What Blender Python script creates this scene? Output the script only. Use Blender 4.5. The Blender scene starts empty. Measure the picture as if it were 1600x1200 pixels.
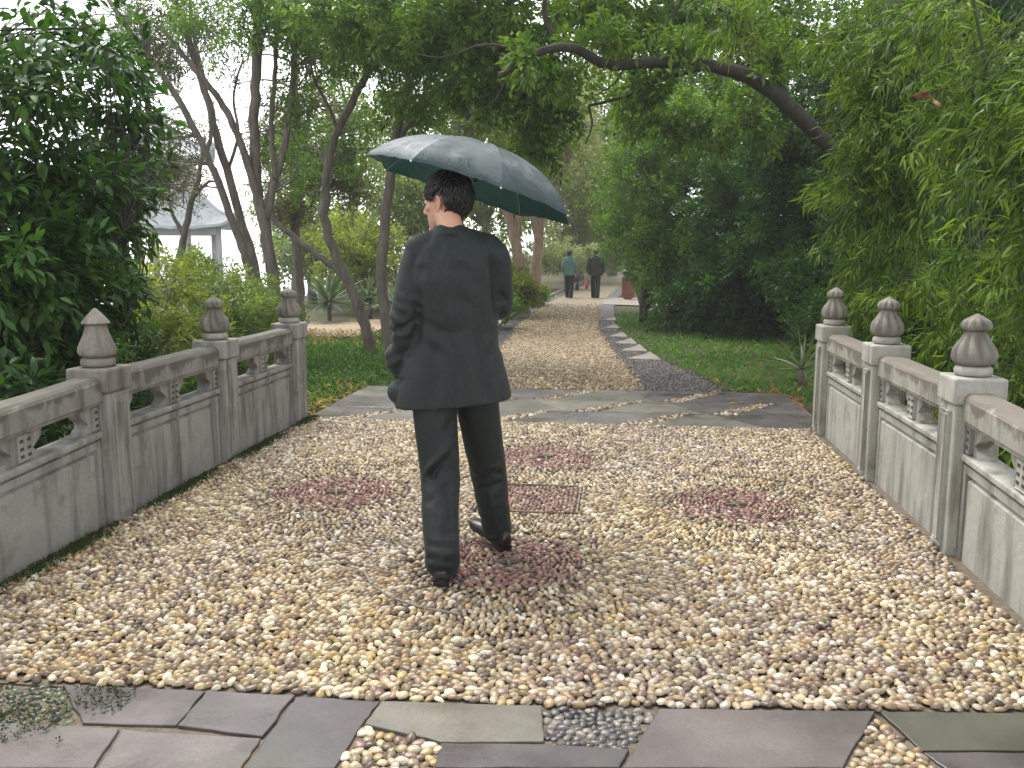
import bpy, bmesh, math, random
import numpy as np
from mathutils import Vector, Matrix

R = math.radians
rng = np.random.default_rng(7)
random.seed(7)
scene = bpy.context.scene
COL = scene.collection

# ------------------------------------------------------------------ camera, sky, sun, exposure
CAM_H = 1.45
PITCH = math.atan(212 / 1400.0)
YAW = math.atan(169 / math.hypot(1400, 212))
cam_d = bpy.data.cameras.new('camera')
cam_d.sensor_width = 36.0
cam_d.lens = 36.0 * 1400 / 1600
cam_d.clip_end = 900
cam_d.clip_start = 0.05
cam = bpy.data.objects.new('camera', cam_d)
COL.objects.link(cam)
cam.location = (0, 0, CAM_H)
cam.rotation_euler = (math.pi / 2 - PITCH, 0, YAW)
scene.camera = cam

SUN_EL, SUN_AZ = R(62), R(-40)
w = bpy.data.worlds.new('World')
scene.world = w
w.use_nodes = True
nt = w.node_tree
nt.nodes.clear()
sky = nt.nodes.new('ShaderNodeTexSky')
sky.sky_type = 'NISHITA'
sky.sun_disc = False
sky.sun_elevation = SUN_EL
sky.sun_rotation = SUN_AZ
sky.air_density = 1.0
sky.dust_density = 1.0
hs = nt.nodes.new('ShaderNodeHueSaturation')
hs.inputs['Saturation'].default_value = 0.12          # overcast: the sky is white
bg = nt.nodes.new('ShaderNodeBackground')
bg.inputs['Strength'].default_value = 0.15
wo = nt.nodes.new('ShaderNodeOutputWorld')
nt.links.new(sky.outputs[0], hs.inputs['Color'])
nt.links.new(hs.outputs[0], bg.inputs['Color'])
nt.links.new(bg.outputs[0], wo.inputs[0])

sd = bpy.data.lights.new('sun', 'SUN')
sd.energy = 1.5
sd.angle = R(32)
sd.color = (1.0, 0.97, 0.92)
sun = bpy.data.objects.new('sun', sd)
COL.objects.link(sun)
sun.rotation_euler = (math.pi / 2 - SUN_EL, 0, math.pi - SUN_AZ)
sun.location = (0, 0, 30)

scene.view_settings.view_transform = 'Standard'
scene.view_settings.look = 'None'
scene.view_settings.exposure = 1.62
scene.view_settings.gamma = 1
scene.view_settings.use_curve_mapping = False
scene.render.engine = 'CYCLES'
scene.cycles.max_bounces = 6
scene.cycles.diffuse_bounces = 3
scene.cycles.transparent_max_bounces = 4
scene.cycles.use_denoising = True

# ------------------------------------------------------------------ points of the place
_fw = np.array([-math.sin(YAW) * math.cos(PITCH), math.cos(YAW) * math.cos(PITCH), -math.sin(PITCH)])
_rt = np.array([math.cos(YAW), math.sin(YAW), 0])
_up = np.cross(_rt, _fw)
_C = np.array([0, 0, CAM_H])


def _ray(px, py):
    return _fw + _rt * (px - 800) / 1400.0 + _up * (600 - py) / 1400.0


def at(px, py, Y):
    """The world point on the plane y = Y that the photograph shows at (px, py)."""
    d = _ray(px, py)
    return _C + d * (Y / d[1])


def gz(x, y):
    """Height of the ground: level with the bridge at its ends, lower further on and beside the bridge."""
    x = np.asarray(x, float)
    y = np.asarray(y, float)
    z = -0.02 - 0.24 * np.clip((y - 8.5) / 9.0, 0, 1) ** 1.0
    side = np.clip((np.abs(x + 0.53) - 2.3) / 1.2, 0, 1) * np.clip((8.2 - y) / 1.2, 0, 1)
    z = z - 0.75 * side
    far = np.clip((y - 32) / 30.0, 0, 1)
    z = z + 0.25 * far
    lake = np.clip((-x - 9 - 0.12 * (y - 14)) / 5, 0, 1) * np.clip((y - 12) / 6, 0, 1)
    return z - 1.2 * lake


def ground(px, py):
    z = 0.0
    for _ in range(12):
        d = _ray(px, py)
        p = _C + d * ((z - CAM_H) / d[2])
        z = float(gz(p[0], p[1]))
    return p


def on_level(px, py, z=0.0):
    d = _ray(px, py)
    return _C + d * ((z - CAM_H) / d[2])


# ------------------------------------------------------------------ helpers
def tag(o, label=None, cat=None, group=None, kind=None):
    if label: o['label'] = label
    if cat: o['category'] = cat
    if group: o['group'] = group
    if kind: o['kind'] = kind
    return o


def empty(name, loc=(0, 0, 0), label=None, cat=None, group=None, rz=0.0):
    o = bpy.data.objects.new(name, None)
    o.empty_display_size = 0.1
    COL.objects.link(o)
    o.location = loc
    o.rotation_euler = (0, 0, rz)
    return tag(o, label, cat, group)


def world_of(o):
    m = o.matrix_parent_inverse @ Matrix.LocRotScale(o.location, o.rotation_euler, o.scale)
    return world_of(o.parent) @ m if o.parent else m


def adopt(o, parent):
    """Parent o and keep it where it stands."""
    if parent is not None:
        o.parent = parent
        o.matrix_parent_inverse = world_of(parent).inverted()
    return o


def np_mesh(name, V, F, mat=None, parent=None, smooth=True, col=None, keep=True):
    """One mesh object from an (n,3) vertex array and faces: an (m,k) array, or a list of such arrays / of lists."""
    V = np.asarray(V, np.float32)
    me = bpy.data.meshes.new(name)
    if isinstance(F, np.ndarray):
        F = [F]
    if len(F) and isinstance(F[0], (list, tuple)):
        me.from_pydata(V.tolist(), [], [list(f) for f in F])
    else:
        F = [np.asarray(f) for f in F if len(f)]
        loops = np.concatenate([f.ravel() for f in F]).astype(np.int32)
        tot = np.concatenate([np.full(len(f), f.shape[1]) for f in F]).astype(np.int32)
        start = np.concatenate([[0], np.cumsum(tot)[:-1]]).astype(np.int32)
        me.vertices.add(len(V))
        me.vertices.foreach_set('co', V.ravel())
        me.loops.add(len(loops))
        me.loops.foreach_set('vertex_index', loops)
        me.polygons.add(len(tot))
        me.polygons.foreach_set('loop_start', start)
        me.polygons.foreach_set('loop_total', tot)
    me.update(calc_edges=True)
    me.polygons.foreach_set('use_smooth', np.full(len(me.polygons), smooth))
    if col is not None:
        a = me.attributes.new('Col', 'FLOAT_COLOR', 'POINT')
        c = np.ones((len(V), 4), np.float32)
        c[:, :3] = col
        a.data.foreach_set('color', c.ravel())
    if mat is not None:
        me.materials.append(mat)
    o = bpy.data.objects.new(name, me)
    COL.objects.link(o)
    if parent is not None:
        adopt(o, parent) if keep else setattr(o, 'parent', parent)
    return o


def bm_obj(name, bm, mat=None, parent=None, smooth=False, keep=True):
    me = bpy.data.meshes.new(name)
    bmesh.ops.recalc_face_normals(bm, faces=bm.faces)
    bm.to_mesh(me)
    bm.free()
    me.polygons.foreach_set('use_smooth', np.full(len(me.polygons), smooth))
    if mat is not None:
        me.materials.append(mat)
    o = bpy.data.objects.new(name, me)
    COL.objects.link(o)
    if parent is not None:
        adopt(o, parent) if keep else setattr(o, 'parent', parent)
    return o


def join_arrays(parts):
    """[(V, F(k-gons array))] -> V, [F arrays grouped by size]"""
    Vs, Fs, n = [], {}, 0
    for V, F in parts:
        Vs.append(V)
        for f in (F if isinstance(F, list) else [F]):
            Fs.setdefault(f.shape[1], []).append(f + n)
        n += len(V)
    return np.concatenate(Vs), [np.concatenate(v) for v in Fs.values()]


def catmull(pts, n):
    P = np.asarray(pts, float)
    if len(P) < 3:
        t = np.linspace(0, 1, n)[:, None]
        return P[0] * (1 - t) + P[-1] * t
    Q = np.vstack([2 * P[0] - P[1], P, 2 * P[-1] - P[-2]])
    u = np.linspace(0, len(P) - 1 - 1e-6, n)
    i = u.astype(int)
    t = (u - i)[:, None]
    a, b, c, d = Q[i], Q[i + 1], Q[i + 2], Q[i + 3]
    return 0.5 * (2 * b + (c - a) * t + (2 * a - 5 * b + 4 * c - d) * t ** 2 + (3 * b - a - 3 * c + d) * t ** 3)


def tube(pts, radii, sides=8, n=None, rough=0.0, cap=True, flat=1.0):
    """Swept tube through pts (smooth), radii interpolated along it. Returns V, [F]."""
    n = n or max(len(pts), 2)
    P = catmull(pts, n) if n != len(pts) else np.asarray(pts, float)
    r = np.interp(np.linspace(0, 1, n), np.linspace(0, 1, len(radii)), radii)
    T = np.gradient(P, axis=0)
    T /= np.linalg.norm(T, axis=1)[:, None] + 1e-9
    ref = np.array([1.0, 0, 0]) if abs(T[:, 0]).mean() < 0.75 else np.array([0, 1.0, 0])
    A = np.cross(T, ref)
    A /= np.linalg.norm(A, axis=1)[:, None]
    B = np.cross(T, A)
    a = np.linspace(0, 2 * np.pi, sides, endpoint=False)
    rr = r[:, None] * (1 + rough * rng.standard_normal((n, sides)))
    V = P[:, None, :] + rr[..., None] * (np.cos(a)[None, :, None] * A[:, None, :] + flat * np.sin(a)[None, :, None] * B[:, None, :])
    V = V.reshape(-1, 3)
    i = np.arange(n - 1)[:, None] * sides
    j = np.arange(sides)[None, :]
    k = (j + 1) % sides
    F = np.stack([i + j, i + k, i + sides + k, i + sides + j], -1).reshape(-1, 4)
    Fs = [F]
    if cap:
        V = np.vstack([V, P[0], P[-1]])
        m = n * sides
        j = np.arange(sides)
        k = (j + 1) % sides
        Fs.append(np.vstack([np.stack([np.full(sides, m), k, j], -1),
                             np.stack([np.full(sides, m + 1), (n - 1) * sides + j, (n - 1) * sides + k], -1)]))
    return V, Fs


def loft(rings, cap=True):
    """rings: list of (k,3) arrays -> V, [F]"""
    n, s = len(rings), len(rings[0])
    V = np.concatenate(rings)
    i = np.arange(n - 1)[:, None] * s
    j = np.arange(s)[None, :]
    k = (j + 1) % s
    F = np.stack([i + j, i + k, i + s + k, i + s + j], -1).reshape(-1, 4)
    Fs = [F]
    if cap:
        V = np.vstack([V, rings[0].mean(0), rings[-1].mean(0)])
        m = n * s
        j = np.arange(s)
        k = (j + 1) % s
        Fs.append(np.vstack([np.stack([np.full(s, m), k, j], -1),
                             np.stack([np.full(s, m + 1), (n - 1) * s + j, (n - 1) * s + k], -1)]))
    return V, Fs


def oval(c, rx, ry, rot=0.0, power=2.0, n=32):
    a = np.linspace(0, 2 * np.pi, n, endpoint=False)
    x = np.sign(np.cos(a)) * np.abs(np.cos(a)) ** (2 / power) * rx
    y = np.sign(np.sin(a)) * np.abs(np.sin(a)) ** (2 / power) * ry
    X = x * math.cos(rot) - y * math.sin(rot)
    Y = x * math.sin(rot) + y * math.cos(rot)
    return np.stack([X + c[0], Y + c[1], np.full(n, c[2])], -1)


def ball(c, r, n=16, m=10):
    r = np.broadcast_to(np.asarray(r, float), 3)
    rings = []
    for t in np.linspace(0.02, np.pi - 0.02, m):
        a = np.linspace(0, 2 * np.pi, n, endpoint=False)
        rings.append(np.stack([c[0] + r[0] * np.sin(t) * np.cos(a), c[1] + r[1] * np.sin(t) * np.sin(a), np.full(n, c[2] - r[2] * np.cos(t))], -1))
    return loft(rings)


def prism(poly, z0, z1, name, mat, parent=None, bevel=0.004, tilt=0.0):
    """A slab with the outline poly (list of xy) between z0 and z1, its upper edges bevelled."""
    bm = bmesh.new()
    P = np.asarray(poly, float)[:, :2]
    if np.cross(P[1] - P[0], P[2] - P[1]) < 0:
        P = P[::-1]
    c = P.mean(0)
    lo = [bm.verts.new((p[0], p[1], z0)) for p in P]
    md = [bm.verts.new((p[0], p[1], z1 - bevel + tilt * (p[0] - c[0]))) for p in P]
    Q = []
    for p in P:
        d = c - p
        L = np.linalg.norm(d)
        Q.append(p + d / L * min(bevel * 1.5, L * 0.3))
    hi = [bm.verts.new((q[0], q[1], z1 + tilt * (q[0] - c[0]))) for q in Q]
    n = len(P)
    bm.faces.new(hi)
    bm.faces.new(lo[::-1])
    for i in range(n):
        j = (i + 1) % n
        bm.faces.new((lo[i], lo[j], md[j], md[i]))
        bm.faces.new((md[i], md[j], hi[j], hi[i]))
    return bm_obj(name, bm, mat, parent)


def box_bm(bm, x0, x1, y0, y1, z0, z1, bev=0.0):
    r = bmesh.ops.create_cube(bm, size=1.0)
    vs = r['verts']
    for v in vs:
        v.co = Vector((x0 + (v.co.x + .5) * (x1 - x0), y0 + (v.co.y + .5) * (y1 - y0), z0 + (v.co.z + .5) * (z1 - z0)))
    if bev > 0:
        es = list({e for v in vs for e in v.link_edges})
        bmesh.ops.bevel(bm, geom=es, offset=bev, segments=2, affect='EDGES', profile=0.5)


def inside(P, poly):
    poly = np.asarray(poly, float)[:, :2]
    x, y = P[:, 0], P[:, 1]
    c = np.zeros(len(P), bool)
    j = len(poly) - 1
    for i in range(len(poly)):
        xi, yi = poly[i]
        xj, yj = poly[j]
        c ^= ((yi > y) != (yj > y)) & (x < (xj - xi) * (y - yi) / (yj - yi + 1e-12) + xi)
        j = i
    return c


# ------------------------------------------------------------------ materials
def mat_new(name):
    m = bpy.data.materials.new(name)
    m.use_nodes = True
    m.node_tree.nodes.clear()
    return m, m.node_tree


def N(t, typ, **kw):
    n = t.nodes.new(typ)
    for k, v in kw.items():
        if k in n.inputs.keys():
            n.inputs[k].default_value = v
        else:
            setattr(n, k, v)
    return n


def principled(t, color=None, rough=0.6, spec=0.5, **kw):
    b = N(t, 'ShaderNodeBsdfPrincipled')
    if color is not None and not hasattr(color, 'is_linked'):
        b.inputs['Base Color'].default_value = (*color, 1)
    elif color is not None:
        t.links.new(color, b.inputs['Base Color'])
    if hasattr(rough, 'is_linked'):
        t.links.new(rough, b.inputs['Roughness'])
    else:
        b.inputs['Roughness'].default_value = rough
    b.inputs['Specular IOR Level'].default_value = spec
    for k, v in kw.items():
        b.inputs[k].default_value = v
    o = N(t, 'ShaderNodeOutputMaterial')
    t.links.new(b.outputs[0], o.inputs[0])
    return b


def noise(t, scale, detail=4, rough=0.6, coord='Object', vec=None, stretch=None):
    if vec is None:
        tc = N(t, 'ShaderNodeTexCoord')
        vec = tc.outputs[coord]
    if stretch:
        mp = N(t, 'ShaderNodeMapping')
        mp.inputs['Scale'].default_value = stretch
        t.links.new(vec, mp.inputs[0])
        vec = mp.outputs[0]
    n = N(t, 'ShaderNodeTexNoise')
    n.inputs['Scale'].default_value = scale
    n.inputs['Detail'].default_value = detail
    n.inputs['Roughness'].default_value = rough
    t.links.new(vec, n.inputs['Vector'])
    return n.outputs[0]


def ramp(t, fac, stops):
    r = N(t, 'ShaderNodeValToRGB')
    e = r.color_ramp.elements
    while len(e) < len(stops):
        e.new(0.5)
    for i, (p, c) in enumerate(stops):
        e[i].position = p
        e[i].color = (*c, 1) if len(c) == 3 else c
    t.links.new(fac, r.inputs[0])
    return r.outputs[0]


def mix(t, fac, a, b, mode='MIX'):
    m = N(t, 'ShaderNodeMix', data_type='RGBA', blend_type=mode)
    for s, v in ((0, fac), (6, a), (7, b)):
        if hasattr(v, 'is_linked'):
            t.links.new(v, m.inputs[s])
        else:
            m.inputs[s].default_value = v if s == 0 else (*v, 1)
    return m.outputs[2]


def bump(t, b, h, strength=0.3, dist=0.01):
    n = N(t, 'ShaderNodeBump')
    n.inputs['Strength'].default_value = strength
    n.inputs['Distance'].default_value = dist
    t.links.new(h, n.inputs['Height'])
    t.links.new(n.outputs[0], b.inputs['Normal'])


def simple(name, color, rough=0.6, spec=0.5, var=0.25, scale=12, bmp=0.15, **kw):
    m, t = mat_new(name)
    f = noise(t, scale, 5)
    lo = tuple(c * (1 - var) for c in color)
    hi = tuple(min(1, c * (1 + var)) for c in color)
    b = principled(t, ramp(t, f, [(0.3, lo), (0.7, hi)]), rough, spec, **kw)
    if bmp:
        bump(t, b, noise(t, scale * 6, 4), bmp, 0.004)
    return m


def leaf_mat(name, rough=0.42, trans=0.35, spec=0.4):
    m, t = mat_new(name)
    a = N(t, 'ShaderNodeAttribute', attribute_name='Col')
    b = N(t, 'ShaderNodeBsdfPrincipled')
    t.links.new(a.outputs['Color'], b.inputs['Base Color'])
    b.inputs['Roughness'].default_value = rough
    b.inputs['Specular IOR Level'].default_value = spec
    tr = N(t, 'ShaderNodeBsdfTranslucent')
    c = mix(t, 1.0, a.outputs['Color'], (1.25, 1.35, 0.6), 'MULTIPLY')
    t.links.new(c, tr.inputs['Color'])
    ms = N(t, 'ShaderNodeMixShader')
    ms.inputs[0].default_value = trans
    t.links.new(b.outputs[0], ms.inputs[1])
    t.links.new(tr.outputs[0], ms.inputs[2])
    o = N(t, 'ShaderNodeOutputMaterial')
    t.links.new(ms.outputs[0], o.inputs[0])
    return m


def stone_mat(name, base, dark, green, wet=0.0, top_dark=0.0, seed=0.0):
    """Weathered grey stone: grime in blotches and streaks, algae, fine grain; darker on the weathered upper parts."""
    m, t = mat_new(name)
    geo = N(t, 'ShaderNodeNewGeometry')
    pos = N(t, 'ShaderNodeVectorMath', operation='ADD')
    t.links.new(geo.outputs['Position'], pos.inputs[0])
    pos.inputs[1].default_value = (seed, seed * 2, 0)
    p = pos.outputs[0]
    f1 = noise(t, 3.5, 6, 0.65, vec=p)
    f2 = noise(t, 9, 5, 0.6, vec=p, stretch=(1, 1, 0.16))
    f3 = noise(t, 60, 4, 0.7, vec=p)
    c = ramp(t, f1, [(0.25, tuple(x * 0.78 for x in base)), (0.55, base), (0.8, tuple(min(1, x * 1.18) for x in base))])
    c = mix(t, ramp(t, f2, [(0.47, (0, 0, 0)), (0.66, (0.8, 0.8, 0.8))]), c, dark)
    c = mix(t, ramp(t, noise(t, 5.5, 6, 0.7, vec=p), [(0.56, (0, 0, 0)), (0.72, (0.7, 0.7, 0.7))]), c, green)
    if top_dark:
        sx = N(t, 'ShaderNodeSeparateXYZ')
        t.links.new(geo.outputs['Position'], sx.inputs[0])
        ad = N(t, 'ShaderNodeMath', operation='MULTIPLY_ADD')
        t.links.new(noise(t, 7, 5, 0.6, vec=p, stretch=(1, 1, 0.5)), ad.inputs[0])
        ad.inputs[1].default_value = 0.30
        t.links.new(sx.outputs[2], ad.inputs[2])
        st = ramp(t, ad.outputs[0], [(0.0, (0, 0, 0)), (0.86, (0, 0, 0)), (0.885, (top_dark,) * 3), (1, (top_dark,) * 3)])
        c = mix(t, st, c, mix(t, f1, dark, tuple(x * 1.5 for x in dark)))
    c = mix(t, ramp(t, f3, [(0.35, (0.35, 0.35, 0.35)), (0.65, (0, 0, 0))]), c, tuple(x * 0.55 for x in base))
    b = principled(t, c, 0.75 - 0.3 * wet, 0.4)
    bump(t, b, noise(t, 55, 8, 0.75, vec=p), 0.5, 0.006)
    return m


def slab_mat(name, base, wet=(0.25, 0.6), mossy=0.5):
    m, t = mat_new(name)
    oi = N(t, 'ShaderNodeObjectInfo')
    geo = N(t, 'ShaderNodeNewGeometry')
    p = geo.outputs['Position']
    f1 = noise(t, 2.2, 6, 0.6, vec=p)
    c = ramp(t, f1, [(0.3, tuple(x * 0.55 for x in base)), (0.5, base), (0.7, tuple(x * 1.5 for x in base))])
    tn = ramp(t, oi.outputs['Random'], [(0, (0.75, 0.75, 0.78)), (1, (1.25, 1.22, 1.18))])
    c = mix(t, 1.0, c, tn, 'MULTIPLY')
    c = mix(t, ramp(t, noise(t, 1.6, 6, 0.75, vec=p), [(0.55, (0, 0, 0)), (0.72, (mossy,) * 3)]), c, (0.035, 0.05, 0.018))
    # small round stains
    v = N(t, 'ShaderNodeTexVoronoi')
    v.inputs['Scale'].default_value = 3.2
    t.links.new(p, v.inputs['Vector'])
    c = mix(t, ramp(t, v.outputs['Distance'], [(0.10, (0.6, 0.6, 0.6)), (0.15, (0, 0, 0))]), c, tuple(x * 0.45 for x in base))
    c = mix(t, ramp(t, noise(t, 120, 3, 0.7, vec=p), [(0.35, (0.4, 0.4, 0.4)), (0.6, (0, 0, 0))]), c, tuple(x * 0.55 for x in base))
    r = ramp(t, noise(t, 2.7, 5, 0.6, vec=p), [(0.35, (wet[0],) * 3), (0.65, (wet[1],) * 3)])
    b = principled(t, c, r, 0.5)
    bump(t, b, noise(t, 70, 8, 0.75, vec=p), 0.3, 0.004)
    return m


def pebble_mat(name, attr=True):
    m, t = mat_new(name)
    if attr:
        a = N(t, 'ShaderNodeAttribute', attribute_name='Col').outputs['Color']
    else:
        a = N(t, 'ShaderNodeObjectInfo').outputs['Color']
    geo = N(t, 'ShaderNodeNewGeometry')
    f = noise(t, 70, 4, 0.6, vec=geo.outputs['Position'])
    tn = ramp(t, f, [(0.3, (0.72, 0.68, 0.62)), (0.7, (1.15, 1.15, 1.15))])
    c = mix(t, 1.0, a, tn, 'MULTIPLY')
    b = principled(t, c, 0.36, 0.45)
    bump(t, b, noise(t, 160, 3, 0.6, vec=geo.outputs['Position']), 0.12, 0.003)
    return m


def bark_mat(name, a, b_, moss=0.4):
    m, t = mat_new(name)
    geo = N(t, 'ShaderNodeNewGeometry')
    p = geo.outputs['Position']
    f = noise(t, 14, 6, 0.7, vec=p, stretch=(1, 1, 0.22))
    c = ramp(t, f, [(0.3, a), (0.7, b_)])
    c = mix(t, ramp(t, noise(t, 2.6, 5, 0.7, vec=p), [(0.5, (0, 0, 0)), (0.7, (moss,) * 3)]), c, (0.05, 0.07, 0.03))
    b = principled(t, c, 0.75, 0.3)
    bump(t, b, noise(t, 30, 6, 0.75, vec=p, stretch=(1, 1, 0.2)), 0.6, 0.02)
    return m


def fabric_mat(name, base, rough=0.8, var=0.2, scale=14, sheen=0.15, weave=900):
    m, t = mat_new(name)
    f = noise(t, scale, 5, 0.6)
    c = ramp(t, f, [(0.3, tuple(x * (1 - var) for x in base)), (0.7, tuple(x * (1 + var) for x in base))])
    b = principled(t, c, rough, 0.3)
    b.inputs['Sheen Weight'].default_value = sheen
    bump(t, b, noise(t, weave, 2, 0.5), 0.12, 0.001)
    return m


M = {}
M['leaf'] = leaf_mat('leaf_green', 0.5, 0.45, 0.3)
M['leaf_wet'] = leaf_mat('leaf_wet', 0.42, 0.38, 0.3)
M['leaf_far'] = leaf_mat('leaf_far', 0.6, 0.5, 0.2)
M['leaf_bamboo'] = leaf_mat('leaf_bamboo', 0.5, 0.42, 0.14)
M['grass'] = leaf_mat('grass_blades', 0.5, 0.4, 0.3)
M['bark'] = bark_mat('bark_grey_brown', (0.055, 0.045, 0.036), (0.185, 0.155, 0.13))
M['bark_dark'] = bark_mat('bark_dark', (0.012, 0.0105, 0.008), (0.045, 0.037, 0.029), 0.5)
M['bark_pale'] = bark_mat('bark_pale', (0.16, 0.11, 0.07), (0.40, 0.30, 0.21), 0.2)
M['culm'] = simple('bamboo_culm', (0.045, 0.070, 0.014), 0.65, 0.2)
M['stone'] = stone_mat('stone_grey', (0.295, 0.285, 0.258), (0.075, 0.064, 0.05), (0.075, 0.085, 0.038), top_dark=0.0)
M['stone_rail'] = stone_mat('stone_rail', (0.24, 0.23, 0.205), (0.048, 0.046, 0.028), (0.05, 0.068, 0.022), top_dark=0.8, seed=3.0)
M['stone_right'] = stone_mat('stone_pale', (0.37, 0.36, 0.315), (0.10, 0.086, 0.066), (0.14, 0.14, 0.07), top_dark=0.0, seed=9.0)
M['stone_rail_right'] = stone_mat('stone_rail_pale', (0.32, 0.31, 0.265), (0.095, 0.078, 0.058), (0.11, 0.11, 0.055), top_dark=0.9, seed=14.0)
M['finial'] = stone_mat('stone_finial', (0.215, 0.198, 0.165), (0.065, 0.054, 0.04), (0.085, 0.085, 0.042), seed=5.0)
M['white_stone'] = simple('white_stone_ring', (0.30, 0.285, 0.245), 0.7, var=0.2, scale=20)
M['slab'] = slab_mat('paving_slate', (0.098, 0.086, 0.083), (0.16, 0.55), mossy=0.75)
M['slab_far'] = M['slab']
M['slab'] = slab_mat('paving_slate_dark', (0.082, 0.070, 0.066), (0.16, 0.55), mossy=0.75)
M['slab_light'] = slab_mat('paving_sandstone', (0.135, 0.125, 0.098), mossy=0.4)
M['slab_green'] = slab_mat('paving_slate_mossy', (0.052, 0.052, 0.034), mossy=0.9)
M['strip'] = simple('slate_strip', (0.15, 0.125, 0.095), 0.6)
M['mortar'] = simple('mortar', (0.105, 0.08, 0.055), 0.85, var=0.4, scale=30, bmp=0.5)
M['pebble'] = pebble_mat('pebble_single', False)
M['pebbles'] = pebble_mat('pebble_many', True)


def ground_mat():
    m, t = mat_new('earth')
    geo = N(t, 'ShaderNodeNewGeometry')
    p = geo.outputs['Position']
    c = ramp(t, noise(t, 1.1, 8, 0.65, vec=p), [(0.3, (0.035, 0.032, 0.018)), (0.5, (0.06, 0.065, 0.025)), (0.7, (0.10, 0.085, 0.05))])
    c = mix(t, ramp(t, noise(t, 25, 5, 0.7, vec=p), [(0.45, (0, 0, 0)), (0.7, (0.6, 0.6, 0.6))]), c, (0.13, 0.10, 0.055))
    b = principled(t, c, 0.85, 0.2)
    bump(t, b, noise(t, 18, 8, 0.7, vec=p), 0.8, 0.05)
    return m


def path_mat(name, ca, cb, cc, scale=22, rough=0.5):
    """Pebble paving too far away to tell the stones apart."""
    m, t = mat_new(name)
    geo = N(t, 'ShaderNodeNewGeometry')
    p = geo.outputs['Position']
    v = N(t, 'ShaderNodeTexVoronoi')
    v.inputs['Scale'].default_value = scale
    t.links.new(p, v.inputs['Vector'])
    sp = N(t, 'ShaderNodeSeparateColor')
    t.links.new(v.outputs['Color'], sp.inputs[0])
    c = ramp(t, sp.outputs[0], [(0, ca), (0.5, cb), (1, cc)])
    c = mix(t, ramp(t, v.outputs['Distance'], [(0.35, (0, 0, 0)), (0.7, (0.9, 0.9, 0.9))]), c, tuple(x * 0.3 for x in ca))
    c = mix(t, ramp(t, noise(t, 1.3, 5, 0.6, vec=p), [(0.4, (0, 0, 0)), (0.7, (0.3, 0.3, 0.3))]), c, tuple(x * 0.6 for x in cb))
    b = principled(t, c, rough, 0.4)
    iv = N(t, 'ShaderNodeMath', operation='SUBTRACT')
    iv.inputs[0].default_value = 1.0
    t.links.new(v.outputs['Distance'], iv.inputs[1])
    bump(t, b, iv.outputs[0], 0.8, 0.02)
    return m


M['earth'] = ground_mat()
M['path_tan'] = path_mat('path_pebble_tan', (0.20, 0.15, 0.085), (0.30, 0.235, 0.14), (0.42, 0.345, 0.22))
M['path_slate'] = path_mat('path_pebble_slate', (0.075, 0.068, 0.072), (0.115, 0.105, 0.108), (0.17, 0.15, 0.148))
M['pale_paving'] = simple('pale_paving', (0.20, 0.175, 0.145), 0.6, scale=4)
M['soil'] = simple('bare_soil', (0.24, 0.185, 0.115), 0.85, var=0.4, scale=8, bmp=0.5)

# ================================================================== THE SETTING
# ground: one sheet, finer near the bridge
xs = np.unique(np.concatenate([np.linspace(-110, -40, 8), np.linspace(-40, 40, 121), np.linspace(40, 110, 8)]))
ys = np.unique(np.concatenate([np.linspace(-12, -4, 4), np.linspace(-4, 60, 129), np.linspace(60, 170, 12)]))
X, Y = np.meshgrid(xs, ys)
Z = gz(X, Y) - 0.02
und = 0.05 * np.sin(X * 1.3 + 0.5 * Y) * np.sin(Y * 0.9) * np.clip((np.abs(X + 0.9) - 3.2) / 2, 0, 1) * np.clip((Y - 9) / 3, 0, 1)
deckhole = (np.abs(X + 0.53) < 2.6) & (Y < 9.7)
Z = np.where(deckhole, -0.12, Z + und)
nx, ny = len(xs), len(ys)
i = np.arange(ny - 1)[:, None] * nx
j = np.arange(nx - 1)[None, :]
F = np.stack([i + j, i + j + 1, i + nx + j + 1, i + nx + j], -1).reshape(-1, 4)
tag(np_mesh('ground', np.stack([X, Y, Z], -1).reshape(-1, 3), F, M['earth']), 'dark earthy ground under the park planting', kind='structure')

m, t = mat_new('lake_water')
b = principled(t, (0.10, 0.12, 0.11), 0.12, 0.6)
bump(t, b, noise(t, 1.5, 3, vec=N(t, 'ShaderNodeNewGeometry').outputs['Position']), 0.15, 0.05)
M['water'] = m
tag(np_mesh('lake', [(-109, 12, -0.62), (-9, 12, -0.62), (-9, 169, -0.62), (-109, 169, -0.62)], np.array([[0, 1, 2, 3]]), M['water']),
    'pale still lake behind the trees', kind='structure')


def centre(y):
    """x of the path's middle line."""
    return np.interp(y, [9.4, 11, 14, 20, 26, 31, 38, 46, 56, 70], [-0.62, -0.72, -0.98, -1.36, -1.40, -1.28, -0.9, -0.2, 1.4, 5.0])


def strip(name, y0, y1, off0, off1, dz, mat, n=90, wob=0.0, wob2=0.0):
    yy = np.linspace(y0, y1, n)
    c = centre(yy)
    a = c + (off0(yy) if callable(off0) else off0) + wob * rng.standard_normal(n)
    b = c + (off1(yy) if callable(off1) else off1) + wob2 * rng.standard_normal(n)
    za = np.maximum(gz(c, yy), -5) + dz
    V = np.concatenate([np.stack([a, yy, za], -1), np.stack([b, yy, za], -1)])
    k = np.arange(n - 1)
    F = np.stack([k, k + n, k + n + 1, k + 1], -1)
    return tag(np_mesh(name, V, F, mat), kind='structure')


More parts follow.
